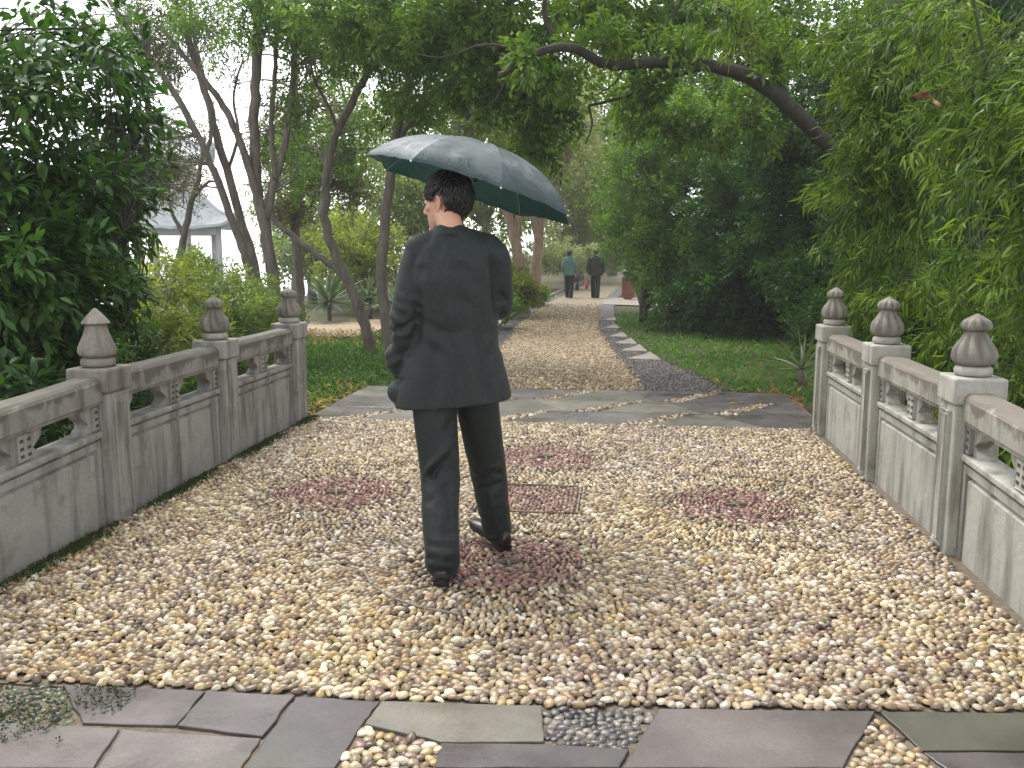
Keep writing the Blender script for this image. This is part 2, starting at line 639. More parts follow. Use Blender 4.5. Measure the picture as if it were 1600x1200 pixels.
hw = lambda y: np.interp(y, [9, 11, 20, 31, 60], [0.82, 0.90, 0.86, 0.80, 0.80])
sw = lambda y: hw(y) + np.interp(y, [9, 10, 13, 20, 31, 60], [0.95, 0.85, 0.55, 0.42, 0.40, 0.40])
swl = lambda y: -(hw(y) + np.interp(y, [9, 10, 14, 20, 31, 60], [0.8, 0.75, 0.5, 0.42, 0.40, 0.40]))
o = strip('slate_path_border', 9.3, 68, swl, sw, 0.006, M['path_slate'])
o['label'] = 'dark slate pebble border either side of the path'
o = strip('pebble_path', 9.3, 68, lambda y: -hw(y), hw, 0.011, M['path_tan'], 160, 0.03, 0.03)
o['label'] = 'tan pebble path running away between trees'
# pale kerb strip on the left side of the path, side path on the right
o = strip('path_kerb', 12, 60, lambda y: swl(y) - 0.13, swl, 0.05, M['pale_paving'])
o['label'] = 'low pale kerb along the left of the path'
p = [ground(940, 476), ground(945, 466), ground(1060, 466), ground(1200, 473), ground(1200, 479), ground(1000, 478)]
sp_ = [(a[0], a[1], float(gz(a[0], a[1])) + 0.016) for a in p]
tag(np_mesh('side_path', sp_, [[0, 5, 4, 3, 2, 1]], M['pale_paving']), 'pale side path branching right beside the bin', kind='structure')

# ---------------------------------------------------------------- pebbles
TAN = np.array([(0.46, 0.36, 0.22), (0.55, 0.47, 0.33), (0.36, 0.27, 0.16), (0.40, 0.33, 0.24), (0.50, 0.38, 0.20), (0.62, 0.57, 0.47),
                (0.30, 0.25, 0.20), (0.24, 0.19, 0.14), (0.43, 0.37, 0.29), (0.70, 0.66, 0.58), (0.34, 0.24, 0.19), (0.48, 0.40, 0.26), (0.26, 0.19, 0.17), (0.80, 0.78, 0.72), (0.62, 0.56, 0.44), (0.58, 0.50, 0.38), (0.17, 0.13, 0.11)])
RED = np.array([(0.30, 0.155, 0.155), (0.36, 0.20, 0.195), (0.25, 0.12, 0.125), (0.34, 0.225, 0.21), (0.41, 0.27, 0.25)])
GREY = np.array([(0.10, 0.10, 0.115), (0.15, 0.15, 0.165), (0.20, 0.20, 0.21), (0.075, 0.075, 0.085), (0.26, 0.25, 0.24)])


def pick(pal, n):
    c = pal[rng.integers(0, len(pal), n)]
    return np.clip(c * rng.uniform(0.60, 1.20, (n, 1)) * np.array([0.71, 0.665, 0.585]), 0, 0.7)


def pack(x0, x1, y0, y1, s, iters=14, jit=0.42):
    """Evenly loose points: a shaken hexagonal lattice whose neighbours push each other apart."""
    nxx, nyy = int((x1 - x0) / s) + 3, int((y1 - y0) / (s * 0.866)) + 3
    gx, gy = np.meshgrid(np.arange(nxx), np.arange(nyy))
    P = np.stack([(x0 - s) + (gx + 0.5 * (gy % 2)) * s, (y0 - s) + gy * s * 0.866], -1).astype(float)
    P += rng.uniform(-jit, jit, P.shape) * s * 1.5
    want = rng.uniform(0.82, 1.2, P.shape[:2])
    for _ in range(iters):
        D_ = np.zeros_like(P)
        for dx, dy in ((1, 0), (0, 1), (1, 1), (-1, 1), (0, 2), (2, 0), (2, 1), (-2, 1)):
            Q = np.roll(P, (-dy, -dx), (0, 1))
            d = P - Q
            L = np.linalg.norm(d, axis=-1, keepdims=True) + 1e-6
            tgt = s * 0.5 * (want + np.roll(want, (-dy, -dx), (0, 1)))[..., None]
            push = np.clip(tgt - L, 0, s) * d / L * 0.22
            push[:, :2] = 0; push[:, -2:] = 0; push[:2] = 0; push[-2:] = 0
            D_ += push
            D_ -= np.roll(push, (dy, dx), (0, 1))
        P += D_
    P, want = P.reshape(-1, 2), want.reshape(-1)
    k = (P[:, 0] > x0) & (P[:, 0] < x1) & (P[:, 1] > y0) & (P[:, 1] < y1)
    return P[k], want[k]


def dome(seg, rings):
    V = [(0, 0, 1.0)]
    for r in range(1, rings + 1):
        t = (math.pi * 0.56) * r / rings
        for k in range(seg):
            a = 2 * math.pi * (k + 0.5 * (r % 2)) / seg
            V.append((math.sin(t) * math.cos(a), math.sin(t) * math.sin(a), math.cos(t)))
    F3, F4 = [], []
    for k in range(seg):
        F3.append((0, 1 + k, 1 + (k + 1) % seg))
    for r in range(rings - 1):
        for k in range(seg):
            a, b_ = 1 + r * seg + k, 1 + r * seg + (k + 1) % seg
            c, d = a + seg, b_ + seg
            F3.append((a, c, b_))
            F3.append((b_, c, d))
    return np.array(V), np.array(F3)


DOME_LO, DOME_F = dome(7, 3)
DOME_HI, DOME_HF = dome(14, 6)


class Pebbles:
    """Collects pebbles (x, y, z, long and short half axis, height, heading, colour)."""

    def __init__(self):
        self.rows = []

    def add(self, P, z, a, b_, h, ang, col):
        n = len(P)
        f = lambda v: np.broadcast_to(np.asarray(v, float), n)
        self.rows.append(np.column_stack([P[:, 0], P[:, 1], f(z), f(a), f(b_), f(h), f(ang), col]))

    def build(self, name, parent, n_single=0, single='pebble', lo=DOME_LO, lof=DOME_F):
        A = np.concatenate(self.rows)
        d = np.hypot(A[:, 0], A[:, 1])
        near = np.argsort(d - A[:, 3] * 20)
        # only those inside the picture are worth an object each
        vis = []
        for q in near:
            if len(vis) >= n_single: break
            v = np.array([A[q, 0], A[q, 1], A[q, 2]]) - _C
            dz = v @ _fw
            px, py = 800 + 1400 * (v @ _rt) / dz, 600 - 1400 * (v @ _up) / dz
            if 5 < px < 1595 and py < 1195: vis.append(q)
        mask = np.ones(len(A), bool)
        mask[vis] = False
        if n_single:
            kinds = []
            for k in range(6):
                V = DOME_HI * (1 + 0.05 * rng.standard_normal((len(DOME_HI), 1)))
                V[:, 0] += 0.12 * rng.standard_normal() * V[:, 1] ** 2
                V[:, 2] += 0.10 * rng.standard_normal() * V[:, 0]
                me = bpy.data.meshes.new(single)
                me.from_pydata(V.tolist(), [], DOME_HF.tolist())
                me.polygons.foreach_set('use_smooth', np.ones(len(me.polygons), bool))
                me.materials.append(M['pebble'])
                kinds.append(me)
            for q in vis:
                r = A[q]
                o = bpy.data.objects.new(single, kinds[rng.integers(6)])
                COL.objects.link(o)
                o.location = r[:3]
                o.rotation_euler = (rng.normal(0, 0.12), rng.normal(0, 0.12), r[6])
                o.scale = (r[3], r[4], r[5])
                o.color = (*r[7:10], 1)
                adopt(o, parent)
        B = A[mask]
        if not len(B): return
        n, k = len(B), len(lo)
        T = lo[None] * (1 + 0.06 * rng.standard_normal((n, k, 1)))
        T = T * B[:, None, 3:6]
        T[..., 2] += (T[..., 0] * rng.normal(0, 0.14, n)[:, None] + T[..., 1] * rng.normal(0, 0.14, n)[:, None])
        c, s = np.cos(B[:, 6])[:, None], np.sin(B[:, 6])[:, None]
        W = np.stack([T[..., 0] * c - T[..., 1] * s, T[..., 0] * s + T[..., 1] * c, T[..., 2]], -1) + B[:, None, :3]
        F = (lof[None] + (np.arange(n) * k)[:, None, None]).reshape(-1, 3)
        o = np_mesh(name, W.reshape(-1, 3), F, M['pebbles'], parent, True, np.repeat(B[:, 7:10], k, 0))
        return tag(o, kind='stuff')


# ---------------------------------------------------------------- bridge deck
DX0, DX1, DY0, DY1 = -2.64, 1.56, 2.66, 7.36
bm = bmesh.new()
box_bm(bm, DX0 - 0.34, DX1 + 0.34, DY0 - 0.02, DY1 + 0.1, -0.55, -0.014)
deck = tag(bm_obj('bridge_deck', bm, M['mortar']), 'bridge deck paved in tan pebbles with red flower medallions', kind='structure')

near_edge = [on_level(q, r)[:2] for q, r in ((-60, 1060), (200, 1070), (330, 1078), (600, 1093), (850, 1103), (1100, 1106), (1380, 1110), (1700, 1112))]
near_edge = np.array(near_edge)
CX, CY = -0.50, 5.07
PETALS = [(CX - 1.17, CY), (CX + 1.18, CY), (CX, CY - 1.07), (CX, CY + 1.07)]
PB = Pebbles()
P, wnt = pack(DX0, DX1, 2.3, DY1, 0.0335)
ok = P[:, 1] > np.interp(P[:, 0], near_edge[:, 0], near_edge[:, 1]) + 0.012
for (a, b_) in PETALS:
    ok &= np.hypot(P[:, 0] - a, P[:, 1] - b_) > 0.47
ok &= ~((np.abs(P[:, 0] - CX) < 0.33) & (np.abs(P[:, 1] - CY) < 0.33))
P, wnt = P[ok], wnt[ok]
n = len(P)
asp = rng.uniform(1.05, 2.0, n)
size = 0.0186 * wnt * rng.uniform(0.85, 1.1, n)
ang = rng.uniform(0, np.pi, n)
# stones follow rings around the medallions
for (a, b_) in PETALS:
    d = np.hypot(P[:, 0] - a, P[:, 1] - b_)
    k = d < 0.85
    ang[k] = np.arctan2(P[k, 1] - b_, P[k, 0] - a) + rng.normal(0, 0.35, k.sum())
    asp[k] *= 1.15
    size[k] *= 0.94
col = pick(TAN, n)
patch = np.sin(P[:, 0] * 2.1 + 1) * np.sin(P[:, 1] * 1.7) + 0.5 * np.sin(P[:, 0] * 5 + P[:, 1] * 4)
col *= (1 + 0.10 * patch)[:, None]
col[:, 2] *= (1 - 0.08 * patch)
PB.add(P, -0.003, size * np.sqrt(asp), size / np.sqrt(asp), size * rng.uniform(0.45, 0.75, n), ang, np.clip(col, 0.02, 0.8))
for (a, b_) in PETALS:
    r = 0.075
    while r < 0.465:
        nn = int(2 * np.pi * r / (0.034 if r < 0.37 else 0.026))
        th = (np.arange(nn) + rng.uniform(0, 1)) * 2 * np.pi / nn + rng.normal(0, 0.012 / r, nn)
        rr = r + rng.normal(0, 0.003, nn)
        Q = np.stack([a + rr * np.cos(th), b_ + rr * np.sin(th)], -1)
        red = r < 0.37
        cc = pick(RED, nn) if red else pick(TAN, nn)
        if red:                                     # the odd tan stone has worked its way in
            k = rng.random(nn) < 0.27 + 0.5 * max(0, (r - 0.30) / 0.07)
            cc[k] = pick(TAN, k.sum())
        PB.add(Q, -0.002, rng.uniform(0.015, 0.021, nn), rng.uniform(0.009, 0.013, nn), rng.uniform(0.007, 0.012, nn),
               th + (np.pi / 2 if red else 0) + rng.normal(0, 0.22, nn), cc)
        r += 0.024 if r < 0.37 else 0.036
for yy in np.arange(CY - 0.315, CY + 0.32, 0.03):
    for xx in np.arange(CX - 0.315, CX + 0.32, 0.024):
        ring = max(abs(xx - CX), abs(yy - CY))
        if 0.275 < ring < 0.30: continue
        q = np.array([[xx + rng.normal(0, 0.004), yy + rng.normal(0, 0.004)]])
        PB.add(q, -0.002, rng.uniform(0.013, 0.018), rng.uniform(0.009, 0.012), rng.uniform(0.007, 0.012),
               (0 if (int(xx * 40) + int(yy * 33)) % 3 else np.pi / 2) + rng.normal(0, 0.25), pick(RED if ring < 0.27 and rng.random() < 0.68 else TAN, 1))
PB.build('pebbles', deck, 300)

# thin slate strips set on edge: square round the middle, arcs round the petals; slate flower in each petal
strip_mesh = None


def slate_strip(x, y, L, ang):
    global strip_mesh
    if strip_mesh is None:
        bm = bmesh.new()
        box_bm(bm, -0.5, 0.5, -0.5, 0.5, -0.5, 0.5)
        strip_mesh = bpy.data.meshes.new('slate_strip')
        bm.to_mesh(strip_mesh)
        bm.free()
        strip_mesh.materials.append(M['strip'])
    o = bpy.data.objects.new('slate_strip', strip_mesh)
    COL.objects.link(o)
    o.location = (x, y, 0.0 + rng.uniform(-0.002, 0.003))
    o.rotation_euler = (0, 0, ang)
    o.scale = (L, 0.010, 0.02)
    adopt(o, deck)


for k in range(3):
    for sgn in (-1, 1):
        u = (k - 1) * 0.19
        if k == 1 or sgn > 0: slate_strip(CX + u, CY + sgn * 0.287, 0.15, 0)
        slate_strip(CX + sgn * 0.287, CY + u, 0.175, math.pi / 2)
        slate_strip(CX + sgn * 0.50, CY + u, 0.175, math.pi / 2)
for (a, b_) in PETALS:
    base = math.atan2(b_ - CY, a - CX)
    for q in np.linspace(-1.9, 1.9, 15):
        if abs(q) < 0.25 or rng.random() < 0.25: continue
        th = base + q
        x, y = a + 0.66 * math.cos(th), b_ + 0.66 * math.sin(th)
        if abs(x - CX) < 0.42 and abs(y - CY) < 0.42 or not (DX0 + 0.1 < x < DX1 - 0.1): continue
        slate_strip(x, y, 0.15, th + math.pi / 2)
    for q in range(4):
        th = q * math.pi / 2 + 0.3
        slate_strip(a + 0.034 * math.cos(th), b_ + 0.034 * math.sin(th), 0.055, th)

# ---------------------------------------------------------------- paving at the near end
bm = bmesh.new()
box_bm(bm, -4.2, 3.6, -2.0, 2.62, -0.5, -0.010)
pav = tag(bm_obj('near_pavement', bm, M['mortar']), 'dark wet slab paving at the near end of the bridge', kind='structure')
L = lambda pts: [on_level(a, b_)[:2] for a, b_ in pts]


def slab(pts, mat, parent=pav, world=False, z=0.0):
    P_ = np.array(pts if world else L(pts))
    c = P_.mean(0)
    d = c - P_
    P_ = P_ + d / np.linalg.norm(d, axis=1)[:, None] * 0.002
    Q_ = []
    for q0, q1 in zip(P_, np.roll(P_, -1, 0)):
        for s_ in (0, .2, .4, .6, .8):
            Q_.append(q0 + (q1 - q0) * s_ + (rng.normal(0, 0.0022, 2) if s_ else 0))
    P_ = np.array(Q_)
    return prism(P_, z - 0.06, z + rng.uniform(-0.003, 0.003), 'paving_slab', mat, parent, 0.002)


slab([(-70, 1126), (187, 1138), (147, 1200), (-90, 1200)], M['slab'])
slab([(98, 1069), (322, 1079), (276, 1133), (128, 1129)], M['slab'])
slab([(322, 1079), (462, 1086), (410, 1151), (276, 1134)], M['slab'])
slab([(190, 1138), (408, 1152), (377, 1200), (150, 1200)], M['slab'])
slab([(464, 1087), (594, 1095), (566, 1132), (522, 1200), (380, 1200)], M['slab'])
slab([(596, 1096), (848, 1103), (850, 1160), (690, 1160), (570, 1132)], M['slab_light'])
slab([(688, 1162), (850, 1163), (984, 1172), (968, 1200), (680, 1200)], M['slab'])
slab([(1030, 1107), (1368, 1111), (1318, 1200), (972, 1200)], M['slab'])
slab([(1376, 1112), (1650, 1112), (1660, 1172), (1440, 1172)], M['slab_green'])
slab([(1442, 1175), (1660, 1175), (1680, 1200), (1478, 1200)], M['slab'])
slab([(-300, 1060), (-72, 1062), (-92, 1200), (-380, 1200)], M['slab'])
slab([(1654, 1113), (1990, 1118), (2060, 1200), (1684, 1200)], M['slab'])
yb = float(on_level(800, 1200)[1])
y0 = 1.28
for row in range(4):
    x = -4.1 + 0.3 * (row % 2)
    y1 = y0 - 0.62
    while x < 3.4:
        wd = rng.uniform(0.5, 0.9)
        top = [on_level(0, 1200), on_level(1600, 1200)]
        if row == 0:
            f = lambda q: float(np.interp(q, [top[0][0], top[1][0]], [top[0][1], top[1][1]])) - 0.012
        else:
            f = lambda q: y0
        slab([(x, y1 if row else 1.3), (x + wd - 0.012, y1 if row else 1.3), (x + wd - 0.012, f(x + wd)), (x, f(x))], M['slab'], world=True)
        x += wd
    if row: y0 = y1 - 0.012
PP = Pebbles()


def fill(poly, s, pal, z=-0.006, tall=0.62, bag=PP):
    poly = np.array(poly)
    P_, w_ = pack(poly[:, 0].min(), poly[:, 0].max(), poly[:, 1].min(), poly[:, 1].max(), s)
    k = inside(P_, poly)
    P_, w_ = P_[k], w_[k]
    n_ = len(P_)
    if not n_: return
    a_ = rng.uniform(1.0, 1.7, n_)
    r_ = s * 0.52 * w_
    bag.add(P_, z, r_ * np.sqrt(a_), r_ / np.sqrt(a_), r_ * tall * rng.uniform(0.8, 1.2, n_), rng.uniform(0, np.pi, n_), pick(pal, n_))


fill(L([(566, 1133), (686, 1161), (677, 1206), (518, 1206)]), 0.033, TAN)
fill(L([(852, 1104), (1027, 1107), (984, 1170), (852, 1163)]), 0.030, GREY, z=-0.01)
fill(L([(1371, 1116), (1474, 1206), (1316, 1206)]), 0.031, TAN)
fill(L([(-40, 1063), (94, 1069), (126, 1129), (-60, 1125)]), 0.034, GREY * np.array([0.6, 0.75, 0.45]), z=-0.014)
PP.build('pebbles', pav, 150)

# ---------------------------------------------------------------- paved threshold at the far end
bm = bmesh.new()
box_bm(bm, -2.75, 1.75, DY1 + 0.11, 9.36, -0.4, -0.045)
thr = tag(bm_obj('far_pavement', bm, M['mortar']), 'slab paving with pebble insets where the bridge meets the path', kind='structure')
PT = Pebbles()
rows = [(7.49, 8.05), (8.06, 8.68), (8.69, 9.34)]
for ri, (ya, yb_) in enumerate(rows):
    edges = np.arange(-2.7, 1.75, 0.62) + (0.2 * ri)
    edges = edges[edges < 1.6]
    prev = (-2.7, -2.7)
    for e, x in enumerate(edges[1:]):
        s_ = 0.16 if (e + ri) % 2 else -0.16
        nxt = (min(x + s_, 1.68), min(x - s_, 1.68))
        gap = 0.24 if (e + ri) % 2 == 0 else 0.0
        slab([(prev[0], ya), (nxt[0] - gap, ya), (nxt[1], yb_), (prev[1], yb_)],
             M['slab_light'] if rng.random() < 0.45 else M['slab_far'], thr, True, -0.02)
        if gap:
            fill([(nxt[0] - gap + 0.01, ya), (nxt[0] - 0.01, ya), (nxt[1] + 0.12, yb_), (nxt[1], yb_)], 0.045, TAN, -0.026, bag=PT)
            prev = (nxt[0], nxt[1] + 0.13)
        else:
            prev = nxt
    if prev[0] < 1.6:
        slab([(prev[0], ya), (1.7, ya), (1.7, yb_), (prev[1], yb_)], M['slab'], thr, True, -0.02)
PT.build('pebbles', thr)

# path pebbles one can still make out
path_bed = bpy.data.objects['pebble_path']
PA = Pebbles()
P, wnt = pack(-3.0, 0.8, 9.4, 30.0, 0.048)
off = P[:, 0] - centre(P[:, 1])
k = (np.abs(off) < hw(P[:, 1]) + rng.normal(0, 0.05, len(P))) & (rng.random(len(P)) < np.clip((29 - P[:, 1]) / 13, 0, 1))
P, wnt = P[k], wnt[k]
n = len(P)
zz = gz(P[:, 0] * 0 - 1, P[:, 1]) + 0.012
pal = pick(TAN, n) * np.array([1.15, 1.10, 0.98])
PA.add(P, zz, 0.028 * wnt, 0.021 * wnt, 0.017 * wnt, rng.uniform(0, np.pi, n), pal)
PA.build('path_pebbles', path_bed, lo=dome(5, 2)[0], lof=dome(5, 2)[1])
PS = Pebbles()
P, wnt = pack(-3.2, 1.4, 9.4, 24, 0.046)
off = P[:, 0] - centre(P[:, 1])
k = (np.abs(off) > hw(P[:, 1]) + 0.03) & (off < sw(P[:, 1]) + rng.normal(0, 0.05, len(P))) & (off > swl(P[:, 1]) + rng.normal(0, 0.05, len(P))) & (rng.random(len(P)) < np.clip((23 - P[:, 1]) / 11, 0, 1))
P, wnt = P[k], wnt[k]
n = len(P)
PS.add(P, gz(P[:, 0] * 0 - 1, P[:, 1]) + 0.008, 0.026 * wnt, 0.019 * wnt, 0.014 * wnt, rng.uniform(0, np.pi, n), pick(GREY * 0.95 + 0.02, n) * np.array([1.05, 1, 1.02]))
PS.build('slate_pebbles', bpy.data.objects['slate_path_border'], lo=dome(5, 2)[0], lof=dome(5, 2)[1])
# pale edging stones along the right of the slate border
for y_, w_ in ((12.9, .42), (14.3, .36), (15.8, .34), (17.5, .30), (19.4, .26), (21.5, .24)):
    e = lambda q: float(centre(q) + sw(q))
    z = float(gz(-1, y_))
    prism([(e(y_) - w_, y_), (e(y_ - .1) + .03, y_ - .1), (e(y_ + .9) + .02, y_ + .9), (e(y_ + .6) - .08, y_ + .6)], z - 0.05, z + 0.028, 'edging_stone', M['pale_paving'], bpy.data.objects['slate_path_border'], 0.006)

# ================================================================== BALUSTRADES
def lathe(prof, seg=32, flute=0, amp=0.0, fz=(0, 1), twist=0.0):
    """prof: [(r, z)]; the part between fz is cut into petals."""
    rings = []
    for r, z in prof:
        a = np.linspace(0, 2 * np.pi, seg, endpoint=False)
        rr = np.full(seg, r)
        if flute and fz[0] <= z <= fz[1]:
            s = (z - fz[0]) / (fz[1] - fz[0])
            rr = r * (1 + amp * math.sin(math.pi * s) ** 0.6 * (np.abs(np.sin(a * flute / 2 + twist * z)) - 0.6))
        rings.append(np.stack([rr * np.cos(a), rr * np.sin(a), np.full(seg, z)], -1))
    return loft(rings)


def smooth_prof(pts, n):
    P_ = catmull([(r, z, 0) for r, z in pts], n)
    return [(max(a[0], 0.004), a[1]) for a in P_]


def finial(parent, x, y, z, conical, big=1.0):
    big = np.array([0.90, 0.90, 1.06]) * big
    ring = smooth_prof([(0.06, 0), (0.086, 0.004), (0.094, 0.02), (0.088, 0.04), (0.07, 0.046)], 12)
    V, F_ = lathe(ring)
    f0 = np_mesh('finial_ring', V * big + (x, y, z), F_, M['white_stone'] if not conical else M['finial'], parent)
    parts = []
    if conical:
        bulb = smooth_prof([(0.07, 0.044), (0.096, 0.06), (0.098, 0.085), (0.084, 0.12), (0.068, 0.16), (0.056, 0.196), (0.05, 0.205)], 30)
        parts.append(lathe(bulb, 72, 9, 0.20, (0.05, 0.15), 4))
        cap = smooth_prof([(0.045, 0.20), (0.074, 0.206), (0.071, 0.216), (0.05, 0.24), (0.026, 0.262), (0.012, 0.275), (0.004, 0.279)], 22)
        parts.append(lathe(cap, 48, 10, 0.10, (0.2, 0.23)))
    else:
        bulb = smooth_prof([(0.06, 0.044), (0.092, 0.058), (0.102, 0.085), (0.092, 0.125), (0.066, 0.165), (0.050, 0.195), (0.046, 0.206)], 34)
        parts.append(lathe(bulb, 72, 9, 0.34, (0.045, 0.20), 9))
        cap = smooth_prof([(0.045, 0.20), (0.064, 0.206), (0.070, 0.222), (0.060, 0.246), (0.036, 0.262), (0.018, 0.272), (0.005, 0.278)], 24)
        parts.append(lathe(cap, 72, 10, 0.26, (0.2, 0.268), 3))
    V, F_ = join_arrays(parts)
    np_mesh('finial', V * big + (x, y, z), F_, M['finial'], parent)


def post(bal, x, y, side, ms, conical=False, H=0.83):
    """side: +1 when the deck lies towards +x of the post."""
    w_ = 0.105
    bm = bmesh.new()
    box_bm(bm, -w_, w_, -w_, w_, -0.12, H - 0.13, 0.010)
    # two slim flutes stand proud on each face
    for s in (-1, 1):
        box_bm(bm, s * (w_ - 0.004), s * (w_ + 0.010), -0.062, 0.062, 0.03, H - 0.165, 0.006)
        box_bm(bm, s * (w_ + 0.006), s * (w_ + 0.016), -0.034, 0.034, 0.05, H - 0.185, 0.004)
        box_bm(bm, -0.062, 0.062, s * (w_ - 0.004), s * (w_ + 0.010), 0.03, H - 0.165, 0.006)
        box_bm(bm, -0.034, 0.034, s * (w_ + 0.006), s * (w_ + 0.016), 0.05, H - 0.185, 0.004)
    o = bm_obj('post', bm, ms, bal)
    o.data.transform(Matrix.Translation((x, y, 0)))
    bm = bmesh.new()
    box_bm(bm, x - w_ - 0.014, x + w_ + 0.014, y - w_ - 0.014, y + w_ + 0.014, H - 0.128, H, 0.012)
    bm_obj('post_cap', bm, M['finial'] if conical else ms, o)
    finial(o, x, y, H, conical, 1.05 if conical else 1.0)


def drop(y):
    return np.minimum(0, (y - 4.56) * 0.045)


def panel(bal, x, y0, y1, side, ms, mr):
    """One bay between posts: lower panel with incised frame, cloud-shaped supports, top rail."""
    t_ = 0.055

    def lower(bm):
        for v in bm.verts:
            v.co.z += float(drop(v.co.y))
    bm = bmesh.new()
    box_bm(bm, x - t_, x + t_, y0, y1, -0.10, 0.47, 0.0)
    bm.normal_update()
    for s in (-1, 1):
        f = [f_ for f_ in bm.faces if f_.normal.x * s > 0.9 and abs(f_.calc_center_median().x - (x + s * t_)) < 1e-4]
        fs = f
        for thick, depth in ((0.050, 0.0), (0.008, -0.020), (0.012, 0.0), (0.010, 0.020)):
            r_ = bmesh.ops.inset_region(bm, faces=fs, thickness=thick, depth=0.0, use_even_offset=True)
            for v in {v for f_ in fs for v in f_.verts}:
                v.co.x += s * depth
    bmesh.ops.bevel(bm, geom=[e for e in bm.edges if abs(e.verts[0].co.z - 0.47) < 1e-4 and abs(e.verts[1].co.z - 0.47) < 1e-4], offset=0.012, segments=2, affect='EDGES')
    lower(bm)
    bm_obj('panel', bm, ms, bal)
    bm = bmesh.new()
    box_bm(bm, x - t_ - 0.014, x + t_ + 0.014, y0, y1, 0.472, 0.505, 0.008)
    lower(bm)
    bm_obj('panel_ledge', bm, ms, bal)
    # top rail: profile swept along y
    prof = [(-0.060, 0.645), (0.060, 0.645), (0.060, 0.662), (0.074, 0.668), (0.076, 0.765), (0.066, 0.778), (0.050, 0.792), (-0.050, 0.792), (-0.066, 0.778), (-0.076, 0.765), (-0.074, 0.668), (-0.060, 0.662)]
    n_ = 9
    rings = []
    for yy in np.linspace(y0, y1, n_):
        q = np.array([(x + a, yy, z) for a, z in prof])
        q += rng.normal(0, 0.0012, q.shape) * (1, 0, 1)
        q[:, 2] += drop(yy)
        rings.append(q)
    V, F_ = loft(rings)
    np_mesh('top_rail', V, F_, mr, bal, False)
    # supports: a centre bracket and a half bracket against each post
    for yc, half in (((y0 + y1) / 2, 0), (y0, 1), (y1, -1)):
        zs = [0.506, 0.52, 0.535, 0.555, 0.575, 0.60, 0.62, 0.644]
        ws = [0.135, 0.13, 0.105, 0.075, 0.10, 0.135, 0.145, 0.15]
        bm = bmesh.new()
        pts = []
        for z_, w__ in zip(zs, ws):
            pts.append((yc + (0 if half == -1 else w__), z_))
        left_ = [(yc - (0 if half == 1 else w__), z_) for z_, w__ in zip(zs, ws)][::-1]
        outline = pts + left_
        th = 0.036
        a_ = [bm.verts.new((x - th, q[0], q[1])) for q in outline]
        b2 = [bm.verts.new((x + th, q[0], q[1])) for q in outline]
        bm.faces.new(a_)
        bm.faces.new(b2[::-1])
        for k_ in range(len(outline)):
            l_ = (k_ + 1) % len(outline)
            bm.faces.new((a_[k_], a_[l_], b2[l_], b2[k_]))
        # the carved block in front; small dark blocks stand for the shade in its holes
        for s in (-1, 1):
            y_lo, y_hi = (yc - 0.05, yc + 0.05) if half == 0 else ((yc, yc + 0.06) if half == 1 else (yc - 0.06, yc))
            box_bm(bm, x + s * (th - 0.004), x + s * (th + 0.016), y_lo, y_hi, 0.515, 0.64, 0.004)
        lower(bm)
        sup = bm_obj('bracket', bm, ms, bal)
        bm = bmesh.new()
        for s in (-1, 1):
            for z_ in (0.540, 0.575, 0.612):
                for q in ((-0.026, 0.026) if half == 0 else ((0.03,) if half == 1 else (-0.03,))):
                    box_bm(bm, x + s * (th + 0.013), x + s * (th + 0.0185), yc + q - 0.012, yc + q + 0.012, z_ - 0.007, z_ + 0.007)
        lower(bm)
        tag(bm_obj('socket_shade', bm, M['socket_shade'], sup), kind='stuff')


M['socket_shade'] = simple('dark_socket_shade', (0.05, 0.045, 0.035), 0.9)
PY = [1.62, 3.04, 4.46, 5.87, 7.27]
LX, RX = -2.76, 1.68
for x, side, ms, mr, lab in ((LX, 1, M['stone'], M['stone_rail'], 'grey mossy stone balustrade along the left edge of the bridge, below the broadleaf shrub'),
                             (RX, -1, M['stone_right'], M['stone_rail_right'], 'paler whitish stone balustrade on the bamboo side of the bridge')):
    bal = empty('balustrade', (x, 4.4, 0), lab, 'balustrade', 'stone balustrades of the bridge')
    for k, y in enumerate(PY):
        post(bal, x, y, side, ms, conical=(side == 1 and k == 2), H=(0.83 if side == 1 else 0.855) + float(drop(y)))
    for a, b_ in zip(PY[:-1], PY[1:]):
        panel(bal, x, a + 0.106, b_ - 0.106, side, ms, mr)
# ================================================================== PLANTS
def unit(v):
    return v / (np.linalg.norm(v, axis=-1, keepdims=True) + 1e-9)


LEAF2 = (np.array([(0, 0, 0), (-.5, .42, .10), (0, 1, -.06), (.5, .42, .10)]), np.array([(0, 2, 1), (0, 3, 2)]))
_v = [(0, 0, 0), (0, .36, -.02), (0, .70, -.05), (0, 1, -.16), (-.42, .30, .07), (-.38, .66, .02), (.42, .30, .07), (.38, .66, .02)]
LEAF8 = (np.array(_v), np.array([(0, 1, 4), (0, 6, 1), (4, 1, 5), (1, 2, 5), (1, 6, 7), (1, 7, 2), (5, 2, 3), (2, 7, 3)]))
_v = [(0, 0, 0), (-.5, .22, .08), (.5, .22, .08), (-.42, .6, -.02), (.42, .6, -.02), (0, 1, -.22)]
BLADE = (np.array(_v), np.array([(0, 2, 1), (1, 2, 4), (1, 4, 3), (3, 4, 5)]))


